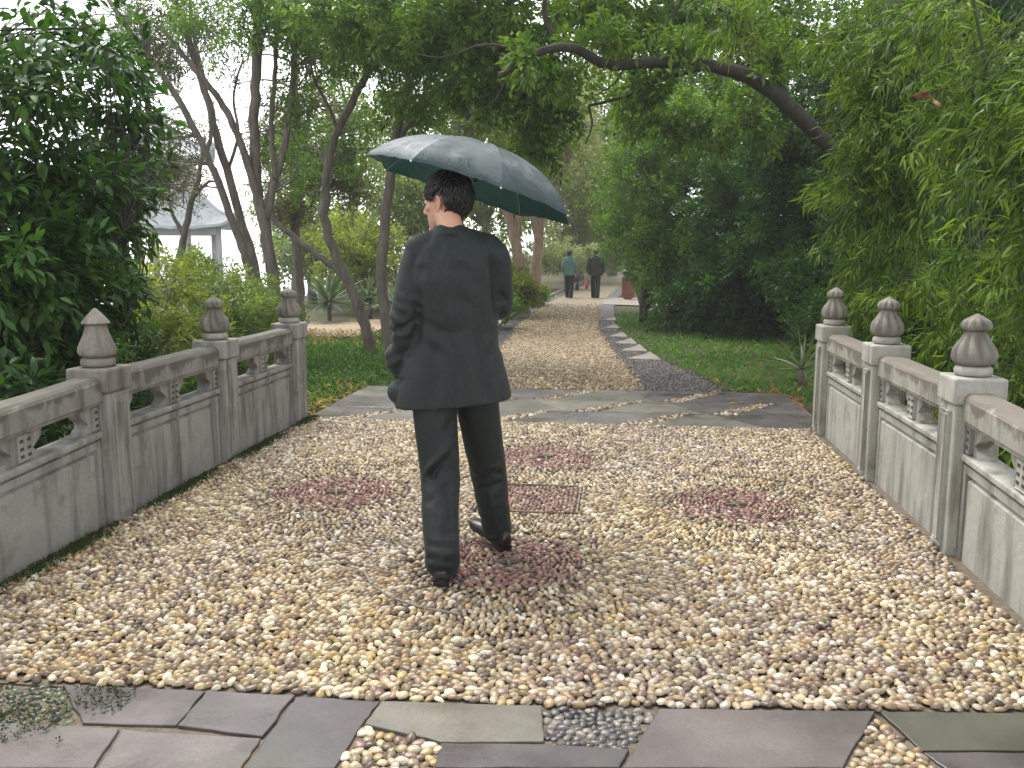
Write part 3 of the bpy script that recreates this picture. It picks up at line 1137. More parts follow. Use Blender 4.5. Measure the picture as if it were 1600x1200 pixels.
class Leaves:
    def __init__(self):
        self.p, self.d, self.n, self.l, self.w, self.c = [], [], [], [], [], []

    def add(self, centres, axis, per, spread, L, Wd, ka=0.6, kp=0.8, kd=0.2, pal=((0.03, 0.07, 0.015), (0.07, 0.13, 0.03)), flat=0.7, jit=0.35, cvar=0.2, lowish=1.0):
        n = len(centres)
        if n == 0: return
        C_ = np.repeat(centres, per, 0)
        A = np.repeat(unit(axis), per, 0)
        m_ = len(C_)
        t_ = rng.uniform(-1, 1, m_)[:, None]
        perp = rng.standard_normal((m_, 3))
        perp -= (perp * A).sum(1, keepdims=True) * A
        perp = unit(perp)
        pos = C_ + A * t_ * spread + perp * spread * jit * rng.random((m_, 1)) ** 0.5
        pos[:, 2] -= spread * 0.25 * t_[:, 0] ** 2 * lowish
        d = unit(A * ka + perp * kp + np.array([0, 0, -kd]) + 0.25 * rng.standard_normal((m_, 3)))
        nn = unit(np.array([0, 0, 1.0]) * flat + rng.standard_normal((m_, 3)) * (1 - flat) * 1.3)
        lo, hi = np.array(pal[0]), np.array(pal[1])
        u = np.repeat(np.clip(rng.normal(0.5, 0.28, n), 0, 1), per)[:, None]
        c = lo + (hi - lo) * np.clip(u + rng.normal(0, 0.15, (m_, 1)), 0, 1.2)
        c = c * (1 + cvar * rng.uniform(-1, 1, (m_, 1)))
        self.p.append(pos); self.d.append(d); self.n.append(nn); self.c.append(np.clip(c, 0.004, 0.5))
        self.l.append(L * rng.uniform(0.65, 1.2, m_)); self.w.append(Wd * rng.uniform(0.7, 1.2, m_))

    def arrays(self):
        return [np.concatenate(q) for q in (self.p, self.d, self.n, self.l, self.w, self.c)]

    def build(self, name, parent, mat, tmpl=LEAF2, single=0, keep=None, kind=None):
        p, d, n, l, w_, c = self.arrays()
        if keep is not None:
            k = keep(p)
            p, d, n, l, w_, c = p[k], d[k], n[k], l[k], w_[k], c[k]
        x = unit(np.cross(d, n))
        n = np.cross(x, d)
        order = np.zeros(len(p), bool)
        if single:
            v = p - _C
            dz = v @ _fw
            px, py = 800 + 1400 * (v @ _rt) / dz, 600 - 1400 * (v @ _up) / dz
            sz = l / np.maximum(dz, .1)
            sz[(px < 10) | (px > 1590) | (py < 10) | (py > 700) | (dz < 0.5)] = 0
            best = np.argsort(-sz)[:single]
            order[best] = True
            V0, F0 = tmpl
            me = bpy.data.meshes.new('leaf')
            me.from_pydata((V0 * 1.0).tolist(), [], F0.tolist())
            me.polygons.foreach_set('use_smooth', np.ones(len(F0), bool))
            me.materials.append(M['leaf_single'])
            for q in best:
                o = bpy.data.objects.new('leaf', me)
                COL.objects.link(o)
                mm = Matrix((( x[q][0], d[q][0], n[q][0]), (x[q][1], d[q][1], n[q][1]), (x[q][2], d[q][2], n[q][2])))
                o.location = p[q]
                o.rotation_euler = mm.to_euler()
                o.scale = (w_[q], l[q], l[q])
                o.color = (*c[q], 1)
                adopt(o, parent)
        k = ~order
        p, d, n, x, l, w_, c = p[k], d[k], n[k], x[k], l[k], w_[k], c[k]
        V0, F0 = tmpl
        Vv = p[:, None] + V0[None, :, 0:1] * (w_[:, None, None] * x[:, None]) + V0[None, :, 1:2] * (l[:, None, None] * d[:, None]) + V0[None, :, 2:3] * (l[:, None, None] * n[:, None])
        F = (F0[None] + (np.arange(len(p)) * len(V0))[:, None, None]).reshape(-1, 3)
        o = np_mesh(name, Vv.reshape(-1, 3), F, mat, parent, True, np.repeat(c, len(V0), 0))
        if kind: o['kind'] = kind
        return o


def lsingle():
    m, t = mat_new('leaf_single')
    oi = N(t, 'ShaderNodeObjectInfo')
    b = N(t, 'ShaderNodeBsdfPrincipled')
    t.links.new(oi.outputs['Color'], b.inputs['Base Color'])
    b.inputs['Roughness'].default_value = 0.32
    b.inputs['Specular IOR Level'].default_value = 0.32
    tr = N(t, 'ShaderNodeBsdfTranslucent')
    t.links.new(mix(t, 1.0, oi.outputs['Color'], (1.25, 1.35, 0.6), 'MULTIPLY'), tr.inputs['Color'])
    ms = N(t, 'ShaderNodeMixShader')
    ms.inputs[0].default_value = 0.32
    t.links.new(b.outputs[0], ms.inputs[1])
    t.links.new(tr.outputs[0], ms.inputs[2])
    t.links.new(ms.outputs[0], N(t, 'ShaderNodeOutputMaterial').inputs[0])
    return m


M['leaf_single'] = lsingle()


def vol(px, py, Y, rx, ry, rd, n):
    """A foliage mass: seen at (px, py) on the plane Y, half sizes in photograph pixels, rd metres deep, n clumps."""
    c = at(px, py, Y)
    s = float(np.dot(c - _C, _fw)) / 1400
    return (c, np.array([rx * s, rd, ry * s]), n)


def sample(v, edge=0.5):
    c, r, n = v
    d = unit(rng.standard_normal((n, 3)))
    rad = rng.random((n, 1)) ** edge
    lump = 1 + 0.22 * np.sin(d[:, :1] * 5 + c[0]) * np.sin(d[:, 2:] * 5 + c[1]) + 0.12 * np.sin(d[:, 1:2] * 9)
    return c + d * rad * lump * r, unit(d / r * r.min() + 0.4 * rng.standard_normal((n, 3)))


def limb_parts(root, limbs, mat, sides=9):
    for k, (pts, radii) in enumerate(limbs):
        n = max(10, 5 * len(pts))
        P_ = catmull(pts, n)
        P_[1:-1] += rng.normal(0, 0.12 * np.mean(radii), (n - 2, 3))
        V, F_ = tube(P_, radii, sides, n, 0.05)
        np_mesh('trunk' if k == 0 else 'branch', V, F_, mat, root)


def twigs(root, limbs, ends, mat, r0=0.012, every=1):
    """Thin twigs that carry the leaf clumps, each from the nearest point of a limb."""
    if not len(ends): return
    pool = np.concatenate([catmull(p, 14)[5 if k == 0 else 3:] for k, (p, r) in enumerate(limbs)])
    parts = []
    for e in ends[::every]:
        dd = np.linalg.norm(pool - e - np.array([0, 0, -0.3]), axis=1)
        b_ = pool[np.argmin(dd)]
        L_ = np.linalg.norm(e - b_)
        m1 = b_ * .6 + e * .4 + rng.normal(0, 0.07 * L_, 3) + np.array([0, 0, 0.08 * L_])
        m2 = b_ * .25 + e * .75 + rng.normal(0, 0.05 * L_, 3) + np.array([0, 0, 0.05 * L_])
        parts.append(tube([b_, m1, m2, e], [r0 * (0.5 + 0.35 * L_), r0 * 0.7, r0 * 0.25], 4, 7, cap=False))
    V, F_ = join_arrays(parts)
    tag(np_mesh('twigs', V, F_, mat, root), kind='stuff')


def plant(name, label, cat, base, limbs, vols, leaf, group=None, bark='bark', lmat='leaf', tmpl=LEAF2, single=0, twig=2, edge=0.5, keep=None, crown='crown', r0=0.012):
    root = empty(name, tuple(base), label, cat, group)
    if limbs: limb_parts(root, limbs, M[bark])
    LV = Leaves()
    ends = []
    for v in vols:
        c, a = sample(v, edge)
        if keep is not None:
            k = keep(c)
            c, a = c[k], a[k]
        kw = dict(leaf)
        LV.add(c, a, **kw)
        ends.append(c)
    if limbs and twig:
        twigs(root, limbs, np.concatenate(ends), M[bark], r0, twig)
    LV.build(crown, root, M[lmat], tmpl, single, None, 'stuff' if single else None)
    return root


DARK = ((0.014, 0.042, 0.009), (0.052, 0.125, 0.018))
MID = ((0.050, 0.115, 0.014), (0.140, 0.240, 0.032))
LIGHT = ((0.09, 0.14, 0.035), (0.21, 0.27, 0.075))
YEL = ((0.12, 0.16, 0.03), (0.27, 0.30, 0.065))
PALE = ((0.15, 0.20, 0.085), (0.28, 0.34, 0.16))  # distance haze is mixed into this leaf colour
GREYG = ((0.07, 0.085, 0.045), (0.14, 0.155, 0.085))
BAMB = ((0.022, 0.060, 0.006), (0.165, 0.245, 0.028))

off_deck = lambda p: ~((p[:, 0] > -2.93) & (p[:, 0] < 1.85) & (p[:, 1] < 7.6) & (p[:, 2] < 2.6))

# ---- big broadleaf shrub, left, beside the near bays of the balustrade
b0 = np.array([-4.3, 5.6, -0.75])
limbs = [([b0, b0 + (0.05, 0, 0.9), b0 + (-0.1, 0.1, 2.0), b0 + (0.05, 0.2, 3.4), b0 + (0.0, 0.3, 4.6)], [0.09, 0.06, 0.03])]
for k in range(8):
    a = rng.uniform(0, 6.28)
    z0 = rng.uniform(0.4, 2.4)
    s = b0 + (0, 0.1, z0)
    d = np.array([math.cos(a) * 0.9, math.sin(a) * 0.8, 0])
    limbs.append(([s, s + d * 0.5 + (0, 0, .35), s + d + (0, 0, .9)], [0.035, 0.02, 0.01]))
vols = [vol(20, 100, 5.4, 150, 150, 0.5, 46), vol(120, 50, 6.2, 80, 110, 0.4, 22), vol(70, 290, 5.6, 130, 110, 0.6, 84), vol(165, 230, 6.6, 60, 110, 0.4, 34),
        vol(30, 430, 5.2, 120, 110, 0.8, 190), vol(-150, 380, 5.0, 110, 260, 0.9, 130), vol(110, 470, 6.0, 80, 90, 0.6, 110), vol(20, 570, 5.3, 120, 80, 0.7, 130),
        vol(180, 340, 6.8, 55, 70, 0.4, 40), vol(-60, 640, 4.3, 140, 90, 0.5, 80), vol(195, 130, 6.6, 45, 90, 0.4, 22)]
plant('broadleaf_shrub', 'tall dark broadleaf shrub rising over the near end of the left balustrade', 'shrub', b0, limbs, vols,
      dict(per=26, spread=0.19, L=0.105, Wd=0.048, ka=0.7, kp=0.75, kd=0.25, pal=((0.013, 0.042, 0.008), (0.062, 0.145, 0.020)), flat=0.80), bark='bark_dark', lmat='leaf_wet', tmpl=LEAF8, single=300, keep=off_deck, crown='foliage', twig=1, r0=0.008)

# ---- leafy bushes behind the left balustrade
for lab, px, py, Y_, rx, ry, pal, n in (
        ('yellow-green small-leaved bush behind the middle post of the left balustrade', 245, 500, 8.2, 95, 110, YEL, 150),
        ('grey-green spreading bush between the second and third left posts', 350, 490, 9.6, 95, 75, LIGHT, 150),
        ('pale green bush filling the gap beside the farthest left post', 412, 505, 11.0, 50, 70, LIGHT, 100),
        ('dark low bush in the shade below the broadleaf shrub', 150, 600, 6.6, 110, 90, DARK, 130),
        ('light green leafy bush reaching up under the leaning tree pair', 300, 440, 12.5, 120, 45, LIGHT, 120)):
    v = vol(px, py, Y_, rx, ry, 0.8, n)
    g = v[0].copy()
    g[2] = float(gz(g[0], g[1]))
    lb = [([g, g + (v[0] - g) * .5, v[0]], [0.03, 0.02, 0.01])]
    for k in range(5):
        d = rng.normal(0, 1, 3) * v[1] * 0.6
        lb.append(([g + (0, 0, .1), (g + v[0] + d) / 2, v[0] + d], [0.018, 0.012, 0.006]))
    plant('leafy_bush', lab, 'bush', g, lb, [v, (v[0] * [1, 1, 0] + [0, 0, g[2] + .3], v[1] * [1, 1, .8], n // 3)],
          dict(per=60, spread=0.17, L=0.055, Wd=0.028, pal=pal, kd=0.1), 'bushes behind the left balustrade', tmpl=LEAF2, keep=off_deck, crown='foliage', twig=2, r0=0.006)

# ---- slender trees on the left bank, limbs traced where they stand
def path3(pts, Y0, Y1=None):
    Y1 = Y0 if Y1 is None else Y1
    n = len(pts)
    return [at(a, b_, Y0 + (Y1 - Y0) * k / (n - 1)) for k, (a, b_) in enumerate(pts)]


def rooted(pts3):
    p = np.array(pts3[0])
    g = np.array([p[0], p[1], float(gz(p[0], p[1])) - 0.06])
    g[0] -= (pts3[1][0] - p[0]) * 0.3
    return [g] + list(pts3) if p[2] > g[2] + 0.08 else [g] + list(pts3[1:])


PINE = dict(per=46, spread=0.30, L=0.12, Wd=0.016, ka=0.5, kp=0.9, kd=0.15, pal=((0.045, 0.055, 0.03), (0.11, 0.12, 0.06)), flat=0.2, jit=0.5)
SMALL = dict(per=60, spread=0.26, L=0.075, Wd=0.032, pal=MID, kd=0.2)
G_T = 'slender trees on the left bank'
# pair leaning left
l1 = [(rooted(path3([(392, 440), (378, 385), (350, 310), (322, 240), (275, 150), (222, 75), (170, 0)], 14.0)), [0.078, 0.058, 0.039]),
      (path3([(322, 240), (330, 200), (318, 120), (300, 40), (298, -40)], 14.0), [0.035, 0.023])]
v1 = [vol(290, 30, 14, 80, 50, 1.2, 30), vol(215, 50, 14, 80, 80, 1.2, 26), vol(240, 210, 14, 45, 45, 0.8, 12), vol(300, 210, 14.2, 30, 25, 0.6, 6), vol(215, 270, 14, 45, 45, 0.8, 12)]
plant('slender_tree', 'leftmost leaning grey tree whose trunk bends far left over the pavilion', 'tree', l1[0][0][0], l1, v1, PINE, G_T, r0=0.013)
l2 = [(rooted(path3([(402, 440), (385, 370), (355, 270), (328, 170), (300, 80), (270, -10), (255, -60)], 14.8)), [0.086, 0.066, 0.047]),
      (path3([(355, 270), (372, 210), (365, 150), (380, 90)], 14.8), [0.031, 0.016])]
v2 = [vol(270, -20, 14.8, 90, 60, 1.2, 26), vol(330, 50, 14.8, 45, 50, 1.2, 12), vol(375, 120, 14.8, 30, 40, 0.8, 7)]
plant('slender_tree', 'straighter grey tree close behind the leftmost leaning one, running up to the left', 'tree', l2[0][0][0], l2, v2, PINE, G_T, r0=0.012)
# the many-forked one
l3 = [(rooted(path3([(432, 480), (425, 420), (412, 345), (402, 300), (398, 200), (402, 100), (404, 0), (404, -60)], 12.6)), [0.098, 0.078, 0.062]),
      (path3([(410, 330), (395, 285), (367, 200), (335, 145), (285, 85), (250, 40)], 12.6, 12.2), [0.066, 0.047, 0.027]),
      (path3([(414, 345), (428, 290), (447, 215), (458, 120), (460, 0)], 12.6, 12.9), [0.066, 0.047, 0.039]),
      (path3([(430, 280), (424, 200), (430, 110), (434, 0)], 12.6, 13.2), [0.039, 0.031])]
v3 = [vol(400, 10, 12.6, 110, 50, 1.6, 60), vol(300, 40, 12.4, 50, 40, 1.0, 14), vol(480, 60, 12.8, 80, 60, 1.5, 56), vol(450, 160, 12.8, 40, 50, 0.8, 12)]
plant('slender_tree', 'thick-based tree forking into one dark limb and three upright stems above the farthest left post', 'tree', l3[0][0][0], l3, v3, SMALL, G_T)
# the one that forks low and leans over the lawn edge
l4 = [(rooted(path3([(577, 535), (560, 480), (540, 432), (518, 385), (508, 330), (512, 260), (530, 200), (562, 140), (590, 80), (625, 0), (640, -50)], 13.4)), [0.098, 0.074, 0.058, 0.039]),
      (path3([(538, 432), (505, 405), (465, 375), (430, 345), (415, 310)], 13.4), [0.058, 0.047, 0.039]),
      (path3([(528, 205), (515, 170), (490, 120), (480, 60)], 13.4), [0.031, 0.016])]
v4 = [vol(610, 40, 13.4, 90, 70, 1.5, 110), vol(520, 60, 13.6, 90, 70, 1.4, 100), vol(475, 250, 14.5, 55, 60, 0.9, 30), vol(550, 230, 14.5, 50, 70, 0.9, 40)]
plant('slender_tree', 'crooked tree with a low dark fork, rooted in green ground cover left of the man', 'tree', l4[0][0][0], l4, v4, SMALL, G_T)
l5 = [(rooted(path3([(606, 530), (596, 440), (600, 360), (608, 290), (618, 215), (640, 120), (650, 20)], 13.0)), [0.098, 0.078, 0.070, 0.047]),
      (path3([(612, 250), (640, 190), (690, 140), (720, 90)], 13.0), [0.039, 0.023])]
v5 = [vol(640, 100, 13, 80, 70, 1.2, 80), vol(700, 60, 13, 80, 60, 1.2, 60), vol(655, 185, 13.5, 50, 35, 0.8, 24)]
plant('slender_tree', 'upright tree just behind the umbrella left rim, nearest trunk to the man', 'tree', l5[0][0][0], l5, v5, SMALL, G_T)
pn = [(rooted(path3([(468, 460), (462, 350), (466, 240), (460, 120), (462, 0)], 17.5)), [0.10, 0.085, 0.05])] + [
    (path3([(464, 300 - 40 * k), (464 + s_ * 45, 285 - 40 * k), (464 + s_ * 95, 290 - 40 * k)], 17.5, 17.5 - 0.4 * s_), [0.028, 0.018, 0.008]) for k in range(6) for s_ in (-1, 1)]
plant('pine_tree', 'dull brownish pine with tufted side branches behind the forked left trees', 'tree', pn[0][0][0], pn,
      [vol(510, 255, 17.3, 60, 40, 0.8, 40), vol(550, 290, 17.3, 45, 28, 0.6, 22), vol(430, 215, 17.6, 50, 40, 0.8, 30), vol(480, 170, 17.5, 70, 40, 0.8, 30), vol(460, 320, 17.5, 60, 26, 0.6, 24)],
      dict(per=60, spread=0.30, L=0.15, Wd=0.018, ka=0.6, kp=0.9, kd=0.1, pal=((0.075, 0.075, 0.040), (0.16, 0.155, 0.085)), flat=0.2, jit=0.5), None, lmat='leaf_far', r0=0.013)
pn = [(rooted(path3([(214, 470), (218, 400), (212, 320), (226, 240), (232, 160), (228, 60)], 15.5)), [0.09, 0.075, 0.03])] + [
    (path3([(222, 300 - 36 * k), (222 + s_ * 30, 290 - 36 * k), (222 + s_ * 62, 300 - 36 * k)], 15.5, 15.5 - 0.3 * s_), [0.022, 0.014, 0.007]) for k in range(6) for s_ in (-1, 1)]
plant('pine_tree', 'dull brownish pine showing at the right edge of the broadleaf shrub, before the pavilion', 'tree', pn[0][0][0], pn,
      [vol(262, 265, 15.3, 45, 28, 0.6, 22), vol(235, 290, 15.5, 40, 26, 0.6, 18), vol(240, 60, 15.5, 60, 50, 0.8, 30), vol(270, 110, 15.5, 40, 30, 0.6, 14)],
      dict(per=60, spread=0.28, L=0.14, Wd=0.017, ka=0.6, kp=0.9, kd=0.1, pal=((0.075, 0.075, 0.040), (0.16, 0.155, 0.085)), flat=0.2, jit=0.5), None, lmat='leaf_far', r0=0.012)
# thin pale fork in front of the pavilion
l6 = [(rooted(path3([(278, 430), (285, 380), (298, 320), (312, 270), (320, 215)], 18)), [0.10, 0.07, 0.03]),
      (path3([(286, 365), (268, 330), (262, 290)], 18), [0.05, 0.02]), (path3([(300, 310), (325, 285), (345, 285)], 18), [0.04, 0.015])]
plant('slender_tree', 'small pale forked tree standing directly in front of the pavilion columns', 'tree', l6[0][0][0], l6, [vol(285, 300, 18, 60, 40, 1.0, 10), vol(320, 200, 18, 40, 40, 1, 8)], PINE, G_T, r0=0.016)
l7 = [(rooted(path3([(716, 420), (716, 300), (713, 200), (712, 90), (716, 0)], 19)), [0.13, 0.11, 0.08]), (path3([(714, 230), (690, 190), (675, 140)], 19), [0.06, 0.03])]
plant('slender_tree', 'thin straight trunk rising behind the top of the umbrella', 'tree', l7[0][0][0], l7, [vol(720, 110, 19, 90, 80, 2, 70), vol(650, 190, 20, 60, 50, 1.5, 34), vol(770, 190, 20, 60, 50, 1.5, 46)], dict(SMALL, L=0.11, Wd=0.05, spread=0.36, pal=LIGHT), G_T)
# reddish multi-stemmed trees far left of the path
for k, (lab, st, Y_) in enumerate((('pale orange-barked tree with several stems beyond the umbrella, left of the path', [(815, 425), (805, 380), (795, 340), (775, 280)], 24.0),
                                   ('second pale-barked tree behind it, bending towards the path', [(838, 420), (842, 370), (832, 330), (850, 270)], 26.5))):
    tr_ = [(rooted(path3(st, Y_)), [0.19, 0.14, 0.09]), (path3([st[1], (st[1][0] + 12, st[1][1] - 60), (st[1][0] + 45, st[1][1] - 110)], Y_), [0.13, 0.06]),
           (path3([st[1], (st[1][0] - 15, st[1][1] - 50), (st[1][0] - 60, st[1][1] - 95)], Y_), [0.12, 0.06])]
    x0 = st[-1][0]
    plant('pale_bark_tree', lab, 'tree', tr_[0][0][0], tr_, [vol(x0, 220, Y_, 90, 70, 2.2, 90), vol(x0 - 50, 280, Y_, 60, 30, 1.5, 24), vol(x0 + 20, 130, Y_, 110, 60, 2, 90)],
          dict(per=50, spread=0.42, L=0.13, Wd=0.06, pal=LIGHT, kd=0.25), 'pale barked trees left of the path', bark='bark_pale')

# ---- the tree that arches over the path, its trunk in the dark on the right
A_Y = 11.0
arch = [(rooted(path3([(1430, 560), (1400, 400), (1330, 270), (1250, 185), (1185, 128), (1110, 104), (1030, 97), (950, 100), (895, 75), (838, 82), (780, 120)], 12.0, 9.0)), [0.15, 0.125, 0.10, 0.085, 0.07, 0.055, 0.045, 0.025]),
        (path3([(1110, 104), (1040, 122), (980, 150), (920, 165)], 10.8), [0.035, 0.025, 0.015]),
        (path3([(920, 165), (925, 195), (915, 225)], 10.8), [0.015, 0.008]),
        (path3([(1235, 180), (1200, 100), (1150, 40), (1100, -30)], 11.6), [0.09, 0.06, 0.05]),
        (path3([(1030, 97), (1025, 60), (1060, 10), (1080, -40)], 10.7), [0.03, 0.02]),
        (path3([(895, 75), (855, 40), (850, -20)], 10.3), [0.04, 0.02]),
        (path3([(1165, 120), (1170, 90), (1160, 50)], 11.2), [0.02, 0.01]), (path3([(1070, 100), (1072, 70), (1078, 50)], 10.9), [0.014, 0.006]),
        (path3([(838, 82), (760, 70), (690, 90), (640, 80)], 10.0, 10.8), [0.022, 0.015, 0.006]), (path3([(800, 110), (770, 160), (730, 180)], 10.0, 10.8), [0.016, 0.006]),
        (path3([(980, 98), (960, 130), (930, 150)], 10.5), [0.014, 0.006])]
vA = [vol(690, 40, 11.5, 120, 50, 1.0, 160), vol(800, 40, 11.3, 100, 60, 1.0, 160), vol(770, 140, 11.5, 85, 45, 0.7, 100), vol(850, 160, 12, 70, 60, 0.8, 110), vol(840, 225, 12.5, 50, 36, 0.7, 60),
      vol(950, 30, 11.5, 110, 50, 1.1, 150), vol(1070, 30, 12, 90, 50, 1.0, 130), vol(1180, 50, 12.8, 90, 60, 1.0, 130),
      vol(560, 30, 11.5, 90, 50, 1.0, 100), vol(640, 150, 12, 50, 30, 0.6, 24), vol(1140, 180, 14.5, 90, 60, 0.9, 120), vol(800, -90, 11, 330, 60, 1.5, 150), vol(1040, 190, 15, 80, 45, 1.0, 100), vol(980, 150, 14.5, 50, 35, 0.7, 40), vol(930, 60, 9.9, 60, 22, 0.3, 20), vol(1060, 70, 10.2, 70, 20, 0.3, 24), vol(870, 120, 9.8, 50, 25, 0.3, 16), vol(1010, 135, 10.3, 50, 18, 0.25, 12), vol(820, 95, 9.2, 40, 30, 0.3, 14), vol(1200, 90, 11, 50, 35, 0.4, 30)]
vA = [(c_, r_, max(10, int(n_ * 0.62))) for c_, r_, n_ in vA]
plant('arching_tree', 'broad evergreen tree whose long dark branch arches across above the path', 'tree', arch[0][0][0], arch, vA,
      dict(per=50, spread=0.21, L=0.100, Wd=0.046, pal=((0.038, 0.090, 0.010), (0.145, 0.235, 0.026)), kd=0.3, flat=0.6), bark='bark_dark', twig=0)

# ---- dark evergreen masses right of the path
for lab, parts_, pal, grp in (
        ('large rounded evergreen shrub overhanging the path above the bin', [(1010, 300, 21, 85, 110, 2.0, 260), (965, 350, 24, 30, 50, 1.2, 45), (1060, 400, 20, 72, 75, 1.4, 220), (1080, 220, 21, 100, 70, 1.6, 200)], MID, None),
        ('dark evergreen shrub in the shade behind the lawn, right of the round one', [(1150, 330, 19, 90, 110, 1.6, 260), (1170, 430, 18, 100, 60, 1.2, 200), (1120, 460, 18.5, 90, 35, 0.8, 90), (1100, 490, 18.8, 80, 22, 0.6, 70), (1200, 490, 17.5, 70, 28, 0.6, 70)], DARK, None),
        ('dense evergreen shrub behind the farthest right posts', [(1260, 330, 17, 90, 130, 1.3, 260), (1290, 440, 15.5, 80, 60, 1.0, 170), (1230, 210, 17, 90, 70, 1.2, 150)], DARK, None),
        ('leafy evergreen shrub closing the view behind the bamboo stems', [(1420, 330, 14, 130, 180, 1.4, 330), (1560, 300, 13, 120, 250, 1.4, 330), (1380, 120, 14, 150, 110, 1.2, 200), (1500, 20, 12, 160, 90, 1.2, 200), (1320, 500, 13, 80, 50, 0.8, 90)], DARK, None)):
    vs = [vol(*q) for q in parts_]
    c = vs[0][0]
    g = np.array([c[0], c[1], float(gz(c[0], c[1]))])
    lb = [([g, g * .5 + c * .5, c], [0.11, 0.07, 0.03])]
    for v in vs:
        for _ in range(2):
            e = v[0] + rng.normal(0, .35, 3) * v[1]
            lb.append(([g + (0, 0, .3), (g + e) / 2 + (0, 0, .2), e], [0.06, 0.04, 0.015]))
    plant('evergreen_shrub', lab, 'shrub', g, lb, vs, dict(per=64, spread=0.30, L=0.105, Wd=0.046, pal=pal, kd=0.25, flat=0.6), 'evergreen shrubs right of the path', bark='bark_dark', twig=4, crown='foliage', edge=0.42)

# ---- bamboo on the right, outside the balustrade
def bamboo(label, spec, sprays, n_single):
    root = empty('bamboo_clump', spec[0], label, 'bamboo', 'bamboo beside the right balustrade')
    for k in range(spec[1]):
        x = spec[0][0] + rng.normal(0, 0.35)
        y = spec[0][1] + rng.normal(0, 0.5)
        lean = rng.normal(0, 0.3)
        top = np.array([x + lean - 0.5, y + rng.normal(0, .4), rng.uniform(3.4, 4.6)])
        g = np.array([max(x, 2.25), y, float(gz(x, y)) - 0.05])
        V, F_ = tube([g, g * .6 + top * .4 + (0.15, 0, .2), top, top + (-0.5, 0, -0.15)], [0.017, 0.014, 0.008, 0.003], 7, 18)
        np_mesh('culm', V, F_, M['culm'], root)
    LV = Leaves()
    tw = []
    for v in sprays:
        c, a = sample((v[0], v[1], max(4, int(v[2] * 0.15))), 0.45)
        c = np.repeat(c, 7, 0)
        a = np.repeat(a, 7, 0)
        off_ = rng.normal(0, 1, c.shape) * (0.17, 0.12, 0.11)
        off_[:, 2] -= 0.35 * np.abs(off_[:, 0])
        c = c + off_
        a = unit(a * 0.5 + np.array([-0.55, -0.3, -0.38]) + 0.45 * rng.standard_normal(a.shape))
        k = off_deck(c)
        c, a = c[k], a[k]
        LV.add(c, a, per=30, spread=0.18, L=0.112, Wd=0.0155, ka=0.75, kp=0.48, kd=0.38, pal=BAMB, flat=0.55, jit=0.26, cvar=0.35, lowish=1.2)
        for q, d in zip(c[::2], a[::2]):
            tw.append(tube([q - d * 0.45 + (0.1, 0, 0.16), q - d * 0.2 + (0, 0, .05), q, q + d * 0.2 - (0, 0, .05)], [0.004, 0.003, 0.0015], 4, 6, cap=False))
    V, F_ = join_arrays(tw)
    tag(np_mesh('twigs', V, F_, M['culm'], root), kind='stuff')
    LV.build('foliage', root, M['leaf_bamboo'], BLADE, n_single, None, 'stuff')
    return root


bamboo('tall bamboo clump drooping over the farthest right posts', ((3.3, 8.3, -0.1), 9),
       [vol(1385, 150, 8.0, 65, 105, 0.6, 120), vol(1365, 270, 7.8, 50, 75, 0.4, 80), vol(1400, 340, 8.0, 80, 80, 0.5, 80), vol(1375, 60, 8.2, 90, 70, 0.6, 100), vol(1150, 30, 8.6, 50, 40, 0.4, 20), vol(1480, 250, 8.4, 100, 190, 0.5, 80)], 300)
bamboo('nearest bamboo clump at the right edge, long sprays reaching over the near rail', ((3.1, 5.6, -0.6), 8),
       [vol(1550, 140, 5.8, 80, 40, 0.3, 34), vol(1450, 170, 6.0, 60, 60, 0.3, 34), vol(1590, 260, 5.4, 60, 100, 0.4, 44), vol(1530, 400, 6.0, 60, 60, 0.3, 30), vol(1740, 300, 5.0, 90, 380, 0.7, 120), vol(1500, 30, 6.4, 110, 40, 0.4, 34)], 300)
bamboo('low bushy bamboo behind the lower right rail', ((3.0, 6.8, -0.6), 7),
       [vol(1430, 480, 7.2, 80, 70, 0.4, 80), vol(1540, 520, 6.4, 90, 80, 0.4, 90), vol(1460, 570, 6.8, 90, 55, 0.4, 80), vol(1440, 540, 7.9, 45, 50, 0.4, 50), vol(1600, 600, 5.6, 70, 60, 0.4, 60)], 200)

# ---- trees and hedges far along the path and across the lake edge; pale palettes paint in haze
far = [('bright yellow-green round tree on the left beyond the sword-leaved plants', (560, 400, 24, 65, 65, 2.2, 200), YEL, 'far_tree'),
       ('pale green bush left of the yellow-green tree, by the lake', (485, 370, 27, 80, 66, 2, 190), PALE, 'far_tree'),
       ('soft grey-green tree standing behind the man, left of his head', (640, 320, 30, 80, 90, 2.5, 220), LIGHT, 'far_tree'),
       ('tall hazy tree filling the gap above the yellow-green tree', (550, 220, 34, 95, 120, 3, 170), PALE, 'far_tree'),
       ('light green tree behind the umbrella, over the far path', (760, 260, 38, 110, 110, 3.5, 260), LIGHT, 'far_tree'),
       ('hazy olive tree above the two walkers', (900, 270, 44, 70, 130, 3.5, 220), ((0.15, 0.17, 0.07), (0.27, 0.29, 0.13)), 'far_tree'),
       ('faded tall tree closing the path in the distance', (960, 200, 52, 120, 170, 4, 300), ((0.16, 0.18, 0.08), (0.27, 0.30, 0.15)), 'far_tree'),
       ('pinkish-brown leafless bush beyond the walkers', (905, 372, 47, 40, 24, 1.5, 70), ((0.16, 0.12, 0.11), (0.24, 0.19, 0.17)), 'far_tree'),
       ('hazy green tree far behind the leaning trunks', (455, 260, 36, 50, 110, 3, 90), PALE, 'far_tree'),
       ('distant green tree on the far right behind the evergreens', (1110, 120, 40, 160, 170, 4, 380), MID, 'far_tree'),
       ('distant wood tree further right behind the evergreens', (1400, 100, 36, 220, 250, 4, 420), DARK, 'far_tree')]
